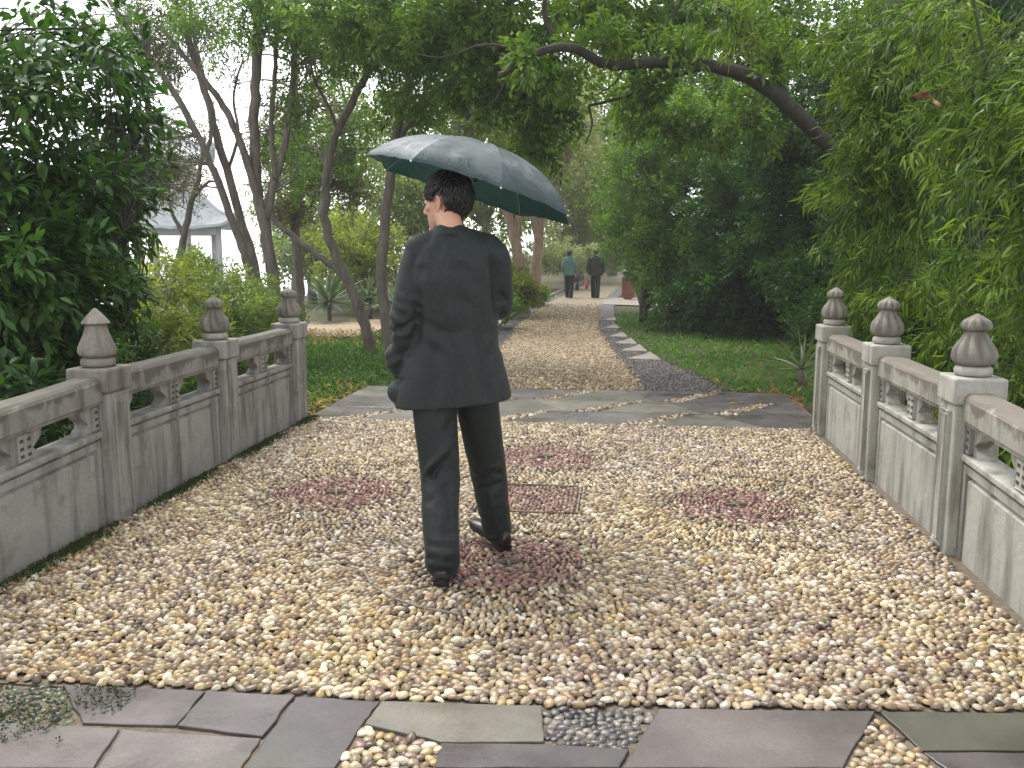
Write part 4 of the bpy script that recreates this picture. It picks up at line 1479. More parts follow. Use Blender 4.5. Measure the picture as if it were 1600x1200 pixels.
for lab, q, pal, nm in far:
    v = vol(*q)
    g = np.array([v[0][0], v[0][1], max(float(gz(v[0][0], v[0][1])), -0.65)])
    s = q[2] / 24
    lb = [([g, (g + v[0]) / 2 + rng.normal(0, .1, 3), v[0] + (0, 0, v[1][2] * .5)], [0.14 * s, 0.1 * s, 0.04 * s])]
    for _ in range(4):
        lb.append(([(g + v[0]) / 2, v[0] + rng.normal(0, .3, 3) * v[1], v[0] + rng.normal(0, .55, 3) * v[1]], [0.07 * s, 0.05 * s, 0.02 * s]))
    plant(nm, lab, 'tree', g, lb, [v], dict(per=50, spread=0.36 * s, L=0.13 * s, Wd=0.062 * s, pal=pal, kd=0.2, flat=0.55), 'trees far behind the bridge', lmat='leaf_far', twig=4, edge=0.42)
hedges = [('clipped pale flowering hedge behind the two walkers', [(872, 403, 37, 58, 24, 1.2, 200)], ((0.24, 0.29, 0.15), (0.42, 0.46, 0.30))),
          ('low pale hedge on the right of the walkers', [(945, 400, 42, 44, 22, 1.2, 130)], PALE),
          ('yellow-green low bush beside the left kerb of the path', [(812, 452, 22, 26, 20, 0.8, 80), (800, 430, 24, 22, 20, 0.8, 50)], YEL),
          ('green verge bush along the left kerb behind the man', [(838, 460, 27, 22, 8, 0.8, 40), (775, 476, 19, 24, 18, 0.6, 50)], MID),
          ('dark low bush at the foot of the evergreens behind the bin', [(1040, 445, 25, 38, 22, 0.8, 80), (1000, 405, 34, 26, 24, 1, 50)], DARK)]
for lab, qs, pal in hedges:
    vs = [vol(*q) for q in qs]
    g = np.array([vs[0][0][0], vs[0][0][1], float(gz(vs[0][0][0], vs[0][0][1]))])
    plant('low_hedge', lab, 'hedge', g, [], vs, dict(per=50, spread=0.22, L=0.10, Wd=0.05, pal=pal, kd=0.0), 'low hedges along the path', lmat='leaf_far', crown='foliage', edge=0.4)
# a far-off wood that closes the horizon: reads as one mass
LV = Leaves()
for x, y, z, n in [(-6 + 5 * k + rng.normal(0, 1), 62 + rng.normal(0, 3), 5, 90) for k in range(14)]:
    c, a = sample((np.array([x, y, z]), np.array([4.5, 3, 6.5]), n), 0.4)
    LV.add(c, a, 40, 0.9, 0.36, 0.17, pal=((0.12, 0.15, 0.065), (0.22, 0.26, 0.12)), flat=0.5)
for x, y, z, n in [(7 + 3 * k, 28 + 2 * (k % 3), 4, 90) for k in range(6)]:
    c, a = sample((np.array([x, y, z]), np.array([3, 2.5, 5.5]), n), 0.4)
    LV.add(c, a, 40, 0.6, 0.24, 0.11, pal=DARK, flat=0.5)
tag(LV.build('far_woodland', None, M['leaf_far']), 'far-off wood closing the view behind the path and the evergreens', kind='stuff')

# ---- sword-leaved plants
def sword_plant(label, x, y, z, n, L, wd, zc=0.0, pal=((0.05, 0.085, 0.045), (0.12, 0.16, 0.10)), up=0.25, grp='sword-leaved plants'):
    root = empty('sword_leaved_plant', (x, y, z), label, 'plant', grp)
    V, F_ = tube([(x, y, z - .05), (x + .01, y, z + zc)], [0.06, 0.05], 8, 4, 0.1)
    np_mesh('stem', V, F_, M['bark'], root)
    for k in range(n):
        a = rng.uniform(0, 2 * np.pi)
        el = math.asin(np.clip(rng.uniform(-0.15, 1.0), -1, 1)) * 0.95 + up * 0.2
        d = np.array([math.cos(a) * math.cos(el), math.sin(a) * math.cos(el), math.sin(el)])
        l_ = L * rng.uniform(0.75, 1.1)
        sd_ = np.cross(d, (0, 0, 1.0))
        sd_ /= np.linalg.norm(sd_) + 1e-6
        nn = np.cross(sd_, d)
        o0 = np.array([x, y, z + zc])
        V = []
        for s, w_ in ((0.03, 0.5), (0.25, 0.9), (0.55, 1.0), (0.8, 0.6), (1.0, 0.03)):
            c = o0 + d * l_ * s - np.array([0, 0, 0.13 * l_ * s ** 3])
            V += [c - sd_ * wd * w_ / 2 + nn * 0.006, c - nn * 0.004, c + sd_ * wd * w_ / 2 + nn * 0.006]
        F_ = []
        for s in range(4):
            for q in (0, 1):
                i0 = s * 3 + q
                F_.append((i0, i0 + 1, i0 + 4, i0 + 3))
        u = rng.random()
        cc = np.array(pal[0]) * (1 - u) + np.array(pal[1]) * u
        o = np_mesh('sword_leaf', np.array(V), np.array(F_), M['leaf_single'], root)
        o.color = (*cc, 1)
    return root


for lab, px, py, L_, n in (('spiky sword-leaved plant behind the farthest left post', 515, 503, 1.02, 70), ('spiky sword-leaved plant between the two left trunks', 578, 498, 0.7, 50),
                           ('spiky sword-leaved plant half hidden by the man\'s left sleeve', 622, 505, 0.7, 45)):
    g = ground(px, py)
    sword_plant(lab, g[0], g[1], g[2], n, L_ * 1.15, 0.075, 0.45)
g = ground(1252, 600)
sword_plant('pale straggly sword-leaved plant on the lawn beside the farthest right post', g[0], g[1], g[2], 26, 0.62, 0.026, 0.16, ((0.10, 0.14, 0.07), (0.24, 0.27, 0.17)))

# ---- lawn, ground cover, litter
def scatter(n, x0, x1, y0, y1, ok):
    P_ = np.column_stack([rng.uniform(x0, x1, n), rng.uniform(y0, y1, n)])
    P_ = P_[ok(P_)]
    return np.column_stack([P_, gz(P_[:, 0], P_[:, 1]) + 0.05 * np.sin(P_[:, 0] * 1.3 + .5 * P_[:, 1]) * np.sin(P_[:, 1] * .9) * np.clip((np.abs(P_[:, 0] + .9) - 3.2) / 2, 0, 1) * np.clip((P_[:, 1] - 9) / 3, 0, 1) - 0.02])


edge_r = lambda y: centre(y) + sw(y)
edge_l = lambda y: centre(y) + swl(y)
sidey = float(ground(1000, 480)[1])
LV = Leaves()
P3 = scatter(30000, -0.2, 9, 7.6, 24, lambda P_: (P_[:, 0] > np.where(P_[:, 1] < 9.5, 1.75, edge_r(P_[:, 1])) + 0.05 + 0.05 * np.sin(P_[:, 1] * 9)) & (P_[:, 1] < sidey - 0.3) & (rng.random(len(P_)) < np.clip(12 / P_[:, 1], .3, 1)) & (rng.random(len(P_)) < 0.75 + 0.25 * np.sin(P_[:, 0] * 3) * np.sin(P_[:, 1] * 2.3)))
up3 = np.column_stack([rng.normal(0, .45, (len(P3), 2)), np.ones(len(P3))])
LV.add(P3, up3, 3, 0.02, 0.075, 0.012, ka=1, kp=0.45, kd=0.0, pal=((0.045, 0.12, 0.014), (0.12, 0.25, 0.03)), flat=0.1, jit=1.2, lowish=0)
P3 = scatter(9000, -0.2, 9, 7.6, 24, lambda P_: (P_[:, 0] > np.where(P_[:, 1] < 9.5, 1.75, edge_r(P_[:, 1])) + 0.1) & (P_[:, 1] < sidey - 0.3) & (rng.random(len(P_)) < 0.55 + 0.45 * np.sin(P_[:, 0] * 2 + 1) * np.sin(P_[:, 1] * 1.3)))
LV.add(P3 + (0, 0, .04), np.column_stack([rng.normal(0, 1, (len(P3), 2)), np.full(len(P3), .5)]), 3, 0.03, 0.05, 0.035, ka=.5, kp=.8, kd=0, pal=((0.04, 0.11, 0.015), (0.10, 0.20, 0.03)), flat=.8)
tag(LV.build('lawn_grass', None, M['grass'], BLADE), 'short green lawn right of the path', 'grass', kind='stuff')
LV = Leaves()
okl = lambda P_: (P_[:, 0] < np.where(P_[:, 1] < 9.4, -2.75 - (7.4 < P_[:, 1]) * 0.0, edge_l(P_[:, 1])) - 0.04 + 0.06 * np.sin(P_[:, 1] * 7)) & (P_[:, 0] > -9)
P3 = scatter(16000, -9, -1.5, 7.5, 15.3, lambda P_: okl(P_) & (rng.random(len(P_)) < 0.62 + 0.38 * np.sin(P_[:, 0] * 3 + P_[:, 1]) * np.sin(P_[:, 1] * 2.3)))
LV.add(P3 + (0, 0, .05), np.column_stack([rng.normal(0, 1, (len(P3), 2)), np.full(len(P3), .8)]), 6, 0.05, 0.06, 0.036, ka=.5, kp=.8, kd=0, pal=((0.035, 0.10, 0.018), (0.11, 0.21, 0.04)), flat=.75)
P3 = scatter(9000, -9, -1.0, 15, 32, lambda P_: (P_[:, 0] < edge_l(P_[:, 1]) - 0.2) & (P_[:, 0] > edge_l(P_[:, 1]) - 2.2))
LV.add(P3 + (0, 0, .05), np.column_stack([rng.normal(0, 1, (len(P3), 2)), np.full(len(P3), .8)]), 5, 0.07, 0.10, 0.05, ka=.6, kp=.8, kd=0, pal=((0.05, 0.09, 0.025), (0.12, 0.17, 0.05)), flat=.6)
tag(LV.build('ground_cover', None, M['grass']), 'leafy green ground cover left of the path', 'plants', kind='stuff')
# bare soil strip with leaf litter
q = [ground(470, 528), ground(600, 528), ground(650, 520), ground(650, 503), ground(560, 500), ground(470, 505)]
sheet = [(a[0], a[1], float(gz(a[0], a[1])) + 0.03) for a in q]
tag(np_mesh('bare_soil', sheet, [[0, 1, 2, 3, 4, 5]], M['soil']), 'strip of bare tan soil under the left trees', kind='structure')
LV = Leaves()
P3 = scatter(2600, -8, -2.5, 14, 18, lambda P_: P_[:, 0] < edge_l(P_[:, 1]) - .1)
LV.add(P3 + (0, 0, .06), rng.normal(0, 1, (len(P3), 3)) * (1, 1, .2), 2, 0.05, 0.08, 0.04, pal=((0.20, 0.13, 0.06), (0.34, 0.24, 0.13)), flat=.85)
P3 = scatter(160, -3.2, -2.72, 7.3, 9.4, lambda P_: P_[:, 0] > -9)
LV.add(P3 + (0, 0, .04), rng.normal(0, 1, (len(P3), 3)) * (1, 1, .2), 3, 0.05, 0.09, 0.02, pal=((0.24, 0.17, 0.06), (0.36, 0.27, 0.12)), flat=.8)
P3 = scatter(130, 1.0, 6, 8.2, 19, lambda P_: P_[:, 0] > edge_r(P_[:, 1]))
LV.add(P3 + (0, 0, .07), rng.normal(0, 1, (len(P3), 3)) * (1, 1, .2), 1, 0.02, 0.08, 0.045, pal=((0.22, 0.12, 0.06), (0.40, 0.28, 0.15)), flat=.85)
P3 = scatter(24, 0.9, 1.9, 8.6, 9.7, lambda P_: P_[:, 0] > 0)
LV.add(P3 + (0, 0, .04), rng.normal(0, 1, (len(P3), 3)) * (1, 1, .2), 2, 0.03, 0.10, 0.05, pal=((0.22, 0.10, 0.04), (0.36, 0.19, 0.08)), flat=.8)
tag(LV.build('fallen_leaves', None, M['leaf_far']), 'dry brown fallen leaves on soil and lawn', kind='stuff')
# moss along the foot of the left balustrade
LV = Leaves()
n_ = 5200
P3 = np.column_stack([-2.65 + np.abs(rng.normal(0, 0.045, n_)), rng.uniform(2.6, 7.4, n_), np.full(n_, 0.006)])
P3 = P3[rng.random(n_) < 0.5 + 0.5 * np.sin(P3[:, 1] * 5.3)]
LV.add(P3, np.column_stack([rng.normal(0, .5, (len(P3), 2)), np.ones(len(P3))]), 3, 0.008, 0.018, 0.008, ka=1, kp=.6, kd=0, pal=((0.025, 0.045, 0.010), (0.06, 0.09, 0.02)), flat=.2)
P3 = np.column_stack([rng.uniform(-2.6, -1.55, 2200), rng.uniform(2.28, 2.62, 2200), np.full(2200, 0.008)])
P3 = P3[rng.random(2200) < 0.35 + 0.5 * np.sin(P3[:, 0] * 9) * np.sin(P3[:, 1] * 14)]
LV.add(P3, np.column_stack([rng.normal(0, .5, (len(P3), 2)), np.ones(len(P3))]), 3, 0.004, 0.010, 0.007, ka=.5, kp=1, kd=0, pal=((0.02, 0.04, 0.010), (0.05, 0.075, 0.02)), flat=.2)
tag(LV.build('moss', None, M['grass']), 'dark moss along the foot of the left balustrade and near slabs', kind='stuff')
# ================================================================== PAVILION BY THE LAKE
M['plaster'] = simple('pale_plaster', (0.62, 0.62, 0.61), 0.8, var=0.08, scale=2, bmp=0)
M['roof_tile'] = simple('grey_roof_tile', (0.46, 0.48, 0.49), 0.6, var=0.2, scale=3, bmp=0)  # roof colour lightened to carry the white haze
M['pillar'] = simple('grey_pillar', (0.44, 0.41, 0.42), 0.6, var=0.1, scale=2, bmp=0)  # lightened for haze like the roof
pc = at(268, 388, 43)
pav_z = -0.55
PR = R(28)
pv = empty('pavilion', (pc[0], pc[1], pav_z), 'pale two-tiered Chinese pavilion with curved eaves by the lake', 'pavilion', None, PR)


def prt(name, bm, mat, parent=pv, smooth=False):
    return bm_obj(name, bm, mat, parent, smooth, keep=False)


def curved_roof(name, half, over, z0, z1, top, parent=pv):
    """Square hip roof whose slopes sag and whose corners sweep up."""
    n = 40
    rings = []
    for s in np.linspace(0, 1, 12):
        r = (half + over) * (1 - s) + top * s
        z = z0 + (z1 - z0) * s ** 1.55
        a = (np.arange(n) / n) * 2 * np.pi + np.pi / 4
        q = np.maximum(np.abs(np.cos(a)), np.abs(np.sin(a)))
        x, y = r * np.cos(a) / q, r * np.sin(a) / q
        corner = (np.abs(np.abs(x) - np.abs(y)) < 0.001 + 0.0 * x).astype(float)
        cc = 1 - np.abs(np.abs(x) - np.abs(y)) / (r + 1e-6)
        lift = 0.55 * np.clip(cc, 0, 1) ** 4 * (1 - s) ** 2
        ribs = 0.025 * np.cos(np.arange(n) * np.pi)
        rings.append(np.stack([x, y, z + lift + ribs], -1))
    under = [np.column_stack([rings[0][:, :2] * 0.6, np.full(n, z0 - 0.05)]), rings[0] - (0, 0, 0.13)]
    V, F_ = loft(under + rings)
    o = np_mesh(name, V, F_, M['roof_tile'], parent, False, keep=False)
    for k in range(4):
        a = np.pi / 4 + k * np.pi / 2
        rd = [np.array([r_ * 1.414 * math.cos(a), r_ * 1.414 * math.sin(a), z]) for r_, z in
              [((half + over) * (1 - s) + top * s, z0 + (z1 - z0) * s ** 1.55 + 0.55 * (1 - s) ** 2 + 0.06) for s in np.linspace(0, 1, 7)]]
        V, F_ = tube(rd, [0.10, 0.09, 0.09], 6, 14)
        np_mesh('hip_ridge', V, F_, M['roof_tile'], o, keep=False)
    return o


bm = bmesh.new()
box_bm(bm, -2.6, 2.6, -2.6, 2.6, -0.3, 0.35, 0.03)
box_bm(bm, -2.9, 2.9, -2.9, 2.9, -0.6, 0.05, 0.03)
tag(prt('platform', bm, M['plaster']), kind=None)
for sx in (-2.15, -0.75, 0.75, 2.15):
    for sy in (-2.15, -0.75, 0.75, 2.15):
        if abs(sx) < 1 and abs(sy) < 1: continue
        V, F_ = tube([(sx, sy, 0.35), (sx, sy, 3.05)], [0.15, 0.14], 10)
        np_mesh('column', V, F_, M['pillar'], pv, keep=False)
for s in (-1, 1):
    for ax in (0, 1):
        bm = bmesh.new()
        if ax: box_bm(bm, -2.2, 2.2, s * 2.15 - .08, s * 2.15 + .08, 2.65, 3.0)
        else: box_bm(bm, s * 2.15 - .08, s * 2.15 + .08, -2.06, 2.06, 2.66, 2.99)
        prt('beam', bm, M['pillar'])
curved_roof('lower_roof', 2.2, 0.85, 3.05, 4.75, 1.35)
bm = bmesh.new()
box_bm(bm, -1.3, 1.3, -1.3, 1.3, 4.6, 6.35)
wl = prt('upper_wall', bm, M['plaster'])
for k in range(4):
    for u in (-0.62, 0.62):
        bm = bmesh.new()
        box_bm(bm, u - 0.38, u + 0.38, -1.345, -1.29, 5.05, 6.0)
        o = prt('window', bm, M['pillar'], wl)
        o.rotation_euler = (0, 0, k * math.pi / 2)
curved_roof('upper_roof', 1.35, 0.85, 6.35, 8.0, 0.10)
V, F_ = lathe(smooth_prof([(0.12, 7.95), (0.20, 8.1), (0.13, 8.25), (0.16, 8.4), (0.05, 8.6), (0.01, 8.7)], 16), 12)
np_mesh('roof_finial', V, F_, M['roof_tile'], pv, keep=False)

# ================================================================== LITTER BIN
g = ground(981, 468)
M['bin_red'] = simple('bin_red_brown', (0.20, 0.055, 0.04), 0.5, scale=8)
M['bin_green'] = simple('bin_green', (0.02, 0.06, 0.035), 0.5)
bn = empty('litter_bin', tuple(g), 'red-brown slatted litter bin with dark green hood beside the path', 'litter bin')
bm = bmesh.new()
bmesh.ops.create_cone(bm, cap_ends=True, segments=20, radius1=0.19, radius2=0.19, depth=0.62, matrix=Matrix.Translation((0, 0, 0.37)))
box_bm(bm, -0.13, 0.13, -0.13, 0.13, 0, 0.07)
prt('body', bm, M['bin_red'], bn)
for k in range(14):
    a = k * 2 * math.pi / 14
    bm = bmesh.new()
    box_bm(bm, 0.188, 0.212, -0.034, 0.034, 0.06, 0.68, 0.004)
    o = prt('slat', bm, M['bin_red'], bn)
    o.rotation_euler = (0, 0, a)
V, F_ = lathe([(0.20, 0.69), (0.225, 0.70), (0.225, 0.73), (0.17, 0.76), (0.17, 0.90), (0.215, 0.905), (0.205, 0.95), (0.13, 1.0), (0.02, 1.02)], 20)
np_mesh('hood', V, F_, M['bin_green'], bn, True, keep=False)

# ================================================================== PEOPLE
M['skin'] = simple('skin', (0.52, 0.29, 0.19), 0.5, var=0.06, scale=30, bmp=0.05)
M['skin'].node_tree.nodes['Principled BSDF'].inputs['Subsurface Weight'].default_value = 0.08
M['skin'].node_tree.nodes['Principled BSDF'].inputs['Subsurface Radius'].default_value = (0.012, 0.005, 0.003)
M['hair'] = simple('black_hair', (0.010, 0.008, 0.007), 0.42, var=0.4, scale=60, bmp=0)
M['suit'] = fabric_mat('charcoal_suit', (0.0092, 0.0145, 0.0135), 0.60, 0.35, 45, 0.08)
M['trousers'] = fabric_mat('dark_trousers', (0.0068, 0.0108, 0.0100), 0.58, 0.35, 45, 0.06)
M['shoe'] = simple('black_shoe_leather', (0.012, 0.011, 0.011), 0.28, var=0.3, scale=20, bmp=0.03)
M['shirt'] = fabric_mat('shirt_collar', (0.10, 0.08, 0.11), 0.8)
M['eye'] = simple('eye_white', (0.6, 0.58, 0.55), 0.3, bmp=0)
M['iris'] = simple('dark_iris', (0.02, 0.012, 0.008), 0.2, bmp=0)


def remesh(parts, voxel, smooth=3, fac=0.5):
    """Union of closed shapes into one continuous skin -> V, [F4, F3]"""
    V, F_ = join_arrays(parts)
    o = np_mesh('tmp', V, F_)
    md = o.modifiers.new('r', 'REMESH')
    md.mode = 'VOXEL'
    md.voxel_size = voxel
    if smooth:
        ms = o.modifiers.new('s', 'SMOOTH')
        ms.factor = fac
        ms.iterations = smooth
    dg = bpy.context.evaluated_depsgraph_get()
    me = o.evaluated_get(dg).to_mesh()
    n = len(me.vertices)
    V = np.empty(n * 3)
    me.vertices.foreach_get('co', V)
    tot = np.empty(len(me.polygons), int)
    me.polygons.foreach_get('loop_total', tot)
    lp = np.empty(len(me.loops), int)
    me.loops.foreach_get('vertex_index', lp)
    st = np.concatenate([[0], np.cumsum(tot)[:-1]])
    out = [lp[st[tot == k][:, None] + np.arange(k)] for k in (3, 4) if (tot == k).any()]
    nr = np.empty(n * 3)
    me.vertices.foreach_get('normal', nr)
    o.evaluated_get(dg).to_mesh_clear()
    old = o.data
    bpy.data.objects.remove(o)
    bpy.data.meshes.remove(old)
    return V.reshape(-1, 3), out, nr.reshape(-1, 3)


def capsule(pts, radii, sides=16, n=None, flat=1.0):
    """Tube with rounded ends."""
    pts = np.asarray(pts, float)
    n = n or max(8, 5 * len(pts))
    P_ = catmull(pts, n)
    r = np.interp(np.linspace(0, 1, n), np.linspace(0, 1, len(radii)), radii)
    d0, d1 = unit(P_[0] - P_[1]), unit(P_[-1] - P_[-2])
    pre = [P_[0] + d0 * r[0] * c for c in (0.95, 0.75, 0.4)]
    post_ = [P_[-1] + d1 * r[-1] * c for c in (0.4, 0.75, 0.95)]
    rr = np.concatenate([r[0] * np.array([.28, .66, .92]), r, r[-1] * np.array([.92, .66, .28])])
    Q = np.vstack([pre, P_, post_])
    return tube(Q, rr, sides, len(Q), flat=flat)


def xf(parts, rz=0.0, loc=(0, 0, 0), rx=0.0, s=1.0):
    Mx = np.array(Matrix.Rotation(rz, 3, 'Z') @ Matrix.Rotation(rx, 3, 'X'))
    return [((V * s) @ Mx.T + np.asarray(loc), F_) for V, F_ in parts]


def head_parts():
    p = [ball((0, -.012, .03), (.077, .097, .092), 28, 18)]
    rg = [oval((0, cy, z), rx, ry, n=24) for z, rx, ry, cy in
          ((-.120, .020, .020, .062), (-.108, .037, .038, .050), (-.08, .051, .057, .036), (-.05, .060, .068, .026), (-.01, .067, .076, .018), (.04, .070, .080, .012))]
    p.append(loft(rg))
    p.append(capsule([(0, .086, .022), (0, .104, -.012), (0, .111, -.030)], [.007, .010, .0125], 12))
    p += [ball((s * .011, .100, -.035), (.010, .012, .008), 10, 8) for s in (-1, 1)]
    p += [ball((s * .032, .083, .032), (.026, .012, .008), 12, 8) for s in (-1, 1)]
    p += [ball((s * .046, .060, -.016), (.020, .022, .018), 12, 8) for s in (-1, 1)]
    p += [ball((0, .090, -.062), (.021, .010, .0055), 12, 8), ball((0, .089, -.074), (.018, .010, .006), 12, 8), ball((0, .079, -.106), (.020, .016, .013), 12, 8)]
    for s in (-1, 1):
        p.append(capsule([(s * .074, .010, .020), (s * .086, -.008, .026), (s * .088, -.020, .008), (s * .082, -.012, -.018), (s * .075, .002, -.034)], [.006, .0065, .007, .0075, .008], 8))
        p.append(ball((s * .076, -.006, -.002), (.007, .016, .026), 10, 8))
    return p


def hand_parts(centre_, palm_n, along, thumb_up, curl=1.0, s=1.0):
    """A gripping hand: the palm lies beside the shaft (direction along), four fingers close round it, the thumb over them."""
    c, n, a = np.asarray(centre_, float), unit(np.asarray(palm_n, float)), unit(np.asarray(along, float))
    b_ = np.cross(a, n)
    p = []
    palm0 = c + n * 0.026 * s
    p.append(xf_box(palm0, b_, a, n, (.040 * s, .042 * s, .014 * s)))
    for k, (u, L_) in enumerate(((.032, .92), (.011, 1.0), (-.011, .95), (-.031, .78))):
        o = palm0 + a * u * s + b_ * 0.036 * s
        q = [o - b_ * .02 * s, o]
        for th in np.linspace(0.3, 2.9 * L_, 6):
            q.append(c + a * u * s + (b_ * math.sin(th) * 0.026 + n * math.cos(th) * 0.026) * s + b_ * 0.012 * s * (1 - th / 3))
        p.append(capsule(q, [.0095 * s, .0095 * s, .0085 * s, .0075 * s], 8))
    q = [palm0 - b_ * .02 * s + a * .02 * s, palm0 - b_ * .045 * s + a * .045 * s, c - b_ * .03 * s + a * .058 * s - n * .012 * s, c + a * .058 * s - n * .03 * s + b_ * .004]
    p.append(capsule(q, [.013 * s, .011 * s, .0095 * s, .008 * s], 8))
    return p


def xf_box(c, x, y, z, half):
    r = [c + x * half[0] * u + y * half[1] * v_ + z * half[2] * w_ for w_ in (-1, 1) for u, v_ in ((-1, -1), (1, -1), (1, 1), (-1, 1))]
    return np.array(r), [np.array([[3, 2, 1, 0], [4, 5, 6, 7], [0, 1, 5, 4], [1, 2, 6, 5], [2, 3, 7, 6], [3, 0, 4, 7]])]


def open_hand(wrist, d, side, s=1.0):
    """A relaxed hanging hand: slightly curled fingers of different length, thumb at the side. d = direction of the hand, side = towards the thumb."""
    w_, d, t_ = np.asarray(wrist, float), unit(np.asarray(d, float)), unit(np.asarray(side, float))
    n = np.cross(d, t_)
    p = [capsule([w_, w_ + d * .045 * s, w_ + d * .085 * s], [.026 * s, .036 * s, .034 * s], 10, flat=0.45)]
    for u, L_ in ((.028, .066), (.009, .076), (-.010, .071), (-.027, .055)):
        o = w_ + d * .085 * s + t_ * u * s
        p.append(capsule([o, o + d * L_ * .45 * s + n * .006 * s, o + d * L_ * .85 * s + n * .022 * s, o + d * L_ * s + n * .036 * s], [.0095 * s, .009 * s, .0075 * s], 8))
    o = w_ + d * .025 * s + t_ * .028 * s
    p.append(capsule([o, o + d * .03 * s + t_ * .016 * s + n * .008 * s, o + d * .062 * s + t_ * .012 * s + n * .018 * s], [.0125 * s, .011 * s, .009 * s], 8))
    return p


def hair_mesh(root, c, yaw, n_tufts=420, long_=1.0, mat='hair', pitch=0.0):
    Rm = np.array(Matrix.Rotation(yaw, 3, 'Z') @ Matrix.Rotation(pitch, 3, 'X'))
    cen, rad = np.array([0, -.014, .034]), np.array([.081, .101, .096])
    def allowed(d):
        p = cen + d * rad
        face = ((p[:, 1] > .035) & (p[:, 2] < .036)) | ((p[:, 1] > .055) & (p[:, 2] < .060))
        side = (np.abs(p[:, 0]) > .045) & (p[:, 1] > -.040) & (p[:, 2] < .030)
        low = p[:, 2] < -.072 + 0.03 * (p[:, 1] > -.05)
        return ~(face | side | low)
    parts = []
    # close cap under the tufts
    nu, nv = 40, 26
    a = np.linspace(0, 2 * np.pi, nu, endpoint=False)
    grid = []
    for t in np.linspace(0.001, 2.35, nv):
        grid.append(np.stack([np.sin(t) * np.cos(a), np.sin(t) * np.sin(a), np.full(nu, np.cos(t))], -1))
    G_ = np.array(grid)
    ok_ = allowed(G_.reshape(-1, 3)).reshape(nv, nu)
    shell = cen + G_ * rad * (1.02 + 0.02 * rng.random((nv, nu, 1)))
    inner = cen + G_ * rad * 0.9
    F_ = []
    for r in range(nv - 1):
        for k in range(nu):
            q = (k + 1) % nu
            if ok_[r, k] and ok_[r + 1, k] and ok_[r, q] and ok_[r + 1, q]:
                F_.append((r * nu + k, (r + 1) * nu + k, (r + 1) * nu + q, r * nu + q))
    F_ = np.array(F_)
    parts.append((shell.reshape(-1, 3), [F_]))
    d = unit(rng.standard_normal((n_tufts * 4, 3)))
    d = d[allowed(d)][:n_tufts]
    for v in d:
        p0 = cen + v * rad * 0.985
        fl = np.array([v[0] * 0.35, v[1] * 0.5 + (0.85 if v[1] > -0.2 and v[2] > 0.35 else 0.0), -0.95 if v[2] < 0.75 else -0.25])
        fl += rng.normal(0, 0.30, 3)
        fl -= v * (fl @ v)
        fl = unit(fl)
        L_ = rng.uniform(.035, .062) * long_ * (0.62 if v[1] > .25 else 1.0)
        lift = rng.uniform(.006, .017)
        q = [p0, p0 + fl * L_ * .4 + v * lift, p0 + fl * L_ * .8 + v * lift * .9, p0 + fl * L_ * 1.1 + v * lift * .5]
        if not allowed(unit((q[3] - cen) / rad)[None])[0] and v[1] < .3: continue
        r_ = rng.uniform(.003, .0055)
        parts.append(tube(q, [r_ * .8, r_, r_ * .7, r_ * .15], 5, 7, cap=False))
    for _ in range(n_tufts // 4):                                    # the nape
        a, z = rng.uniform(-1.30, 1.7), rng.uniform(-.078, -.03)
        o = np.array([math.sin(a), -math.cos(a), 0])
        p0 = np.array([-.015 + .060 * o[0], -.013 + .060 * o[1], z])
        q = [p0, p0 + o * .009 + (0, 0, -.012), p0 + o * .008 + (rng.normal(0, .004), 0, -.028), p0 + o * .003 + (rng.normal(0, .006), 0, -.040)]
        parts.append(tube(q, [.004, .005, .004, .001], 5, 7, cap=False))
    V, F_ = join_arrays(parts)
    return np_mesh('hair', V @ Rm.T + c, F_, M[mat], root)


def shoe(root, heel, yaw, toe_up=0.0, L_=0.285, mat='shoe'):
    """Lace-up shoe: upper, heel block and sole; heel is the point under the back of the heel."""
    rg = []
    for y, w_, h in ((0.0, .026, .058), (.012, .034, .072), (.05, .038, .082), (.09, .038, .080), (.13, .040, .062), (.18, .047, .050), (.225, .048, .042), (.262, .036, .034), (L_ - .003, .014, .026)):
        n = 20
        a = np.linspace(0, 2 * np.pi, n, endpoint=False)
        z = .018 + np.maximum(np.sin(a), -0.15) * (h - .018)
        rg.append(np.stack([np.cos(a) * w_, np.full(n, y), z], -1))
    V1, F1 = loft(rg)
    so = []
    for z in (0.0, 0.012, 0.020):
        a = np.linspace(0, 2 * np.pi, 28, endpoint=False)
        y = L_ / 2 * (1 - np.cos(a))
        wv = np.interp(y, [0, .03, .09, .2, .25, L_], [.020, .037, .034, .050, .044, .008])
        so.append(np.stack([np.sign(np.sin(a)) * wv * np.abs(np.sin(a)) ** 0.25, y, np.full(28, z)], -1))
    V2, F2 = loft(so)
    V3, F3 = xf_box(np.array([0, .038, -.008]), np.array([1, 0, 0]), np.array([0, 1, 0]), np.array([0, 0, 1]), (.034, .036, .012))
    Mx = np.array(Matrix.Rotation(yaw, 3, 'Z') @ Matrix.Rotation(toe_up, 3, 'X'))
    put = lambda V: (V + (0, 0, .020)) @ Mx.T + heel
    o = np_mesh('shoe', put(V1), F1, M[mat], root)
    V, F_ = join_arrays([(V2, F2), (V3, F3)])
    np_mesh('sole', put(V), F_, M['shoe'], o, False)
    return o


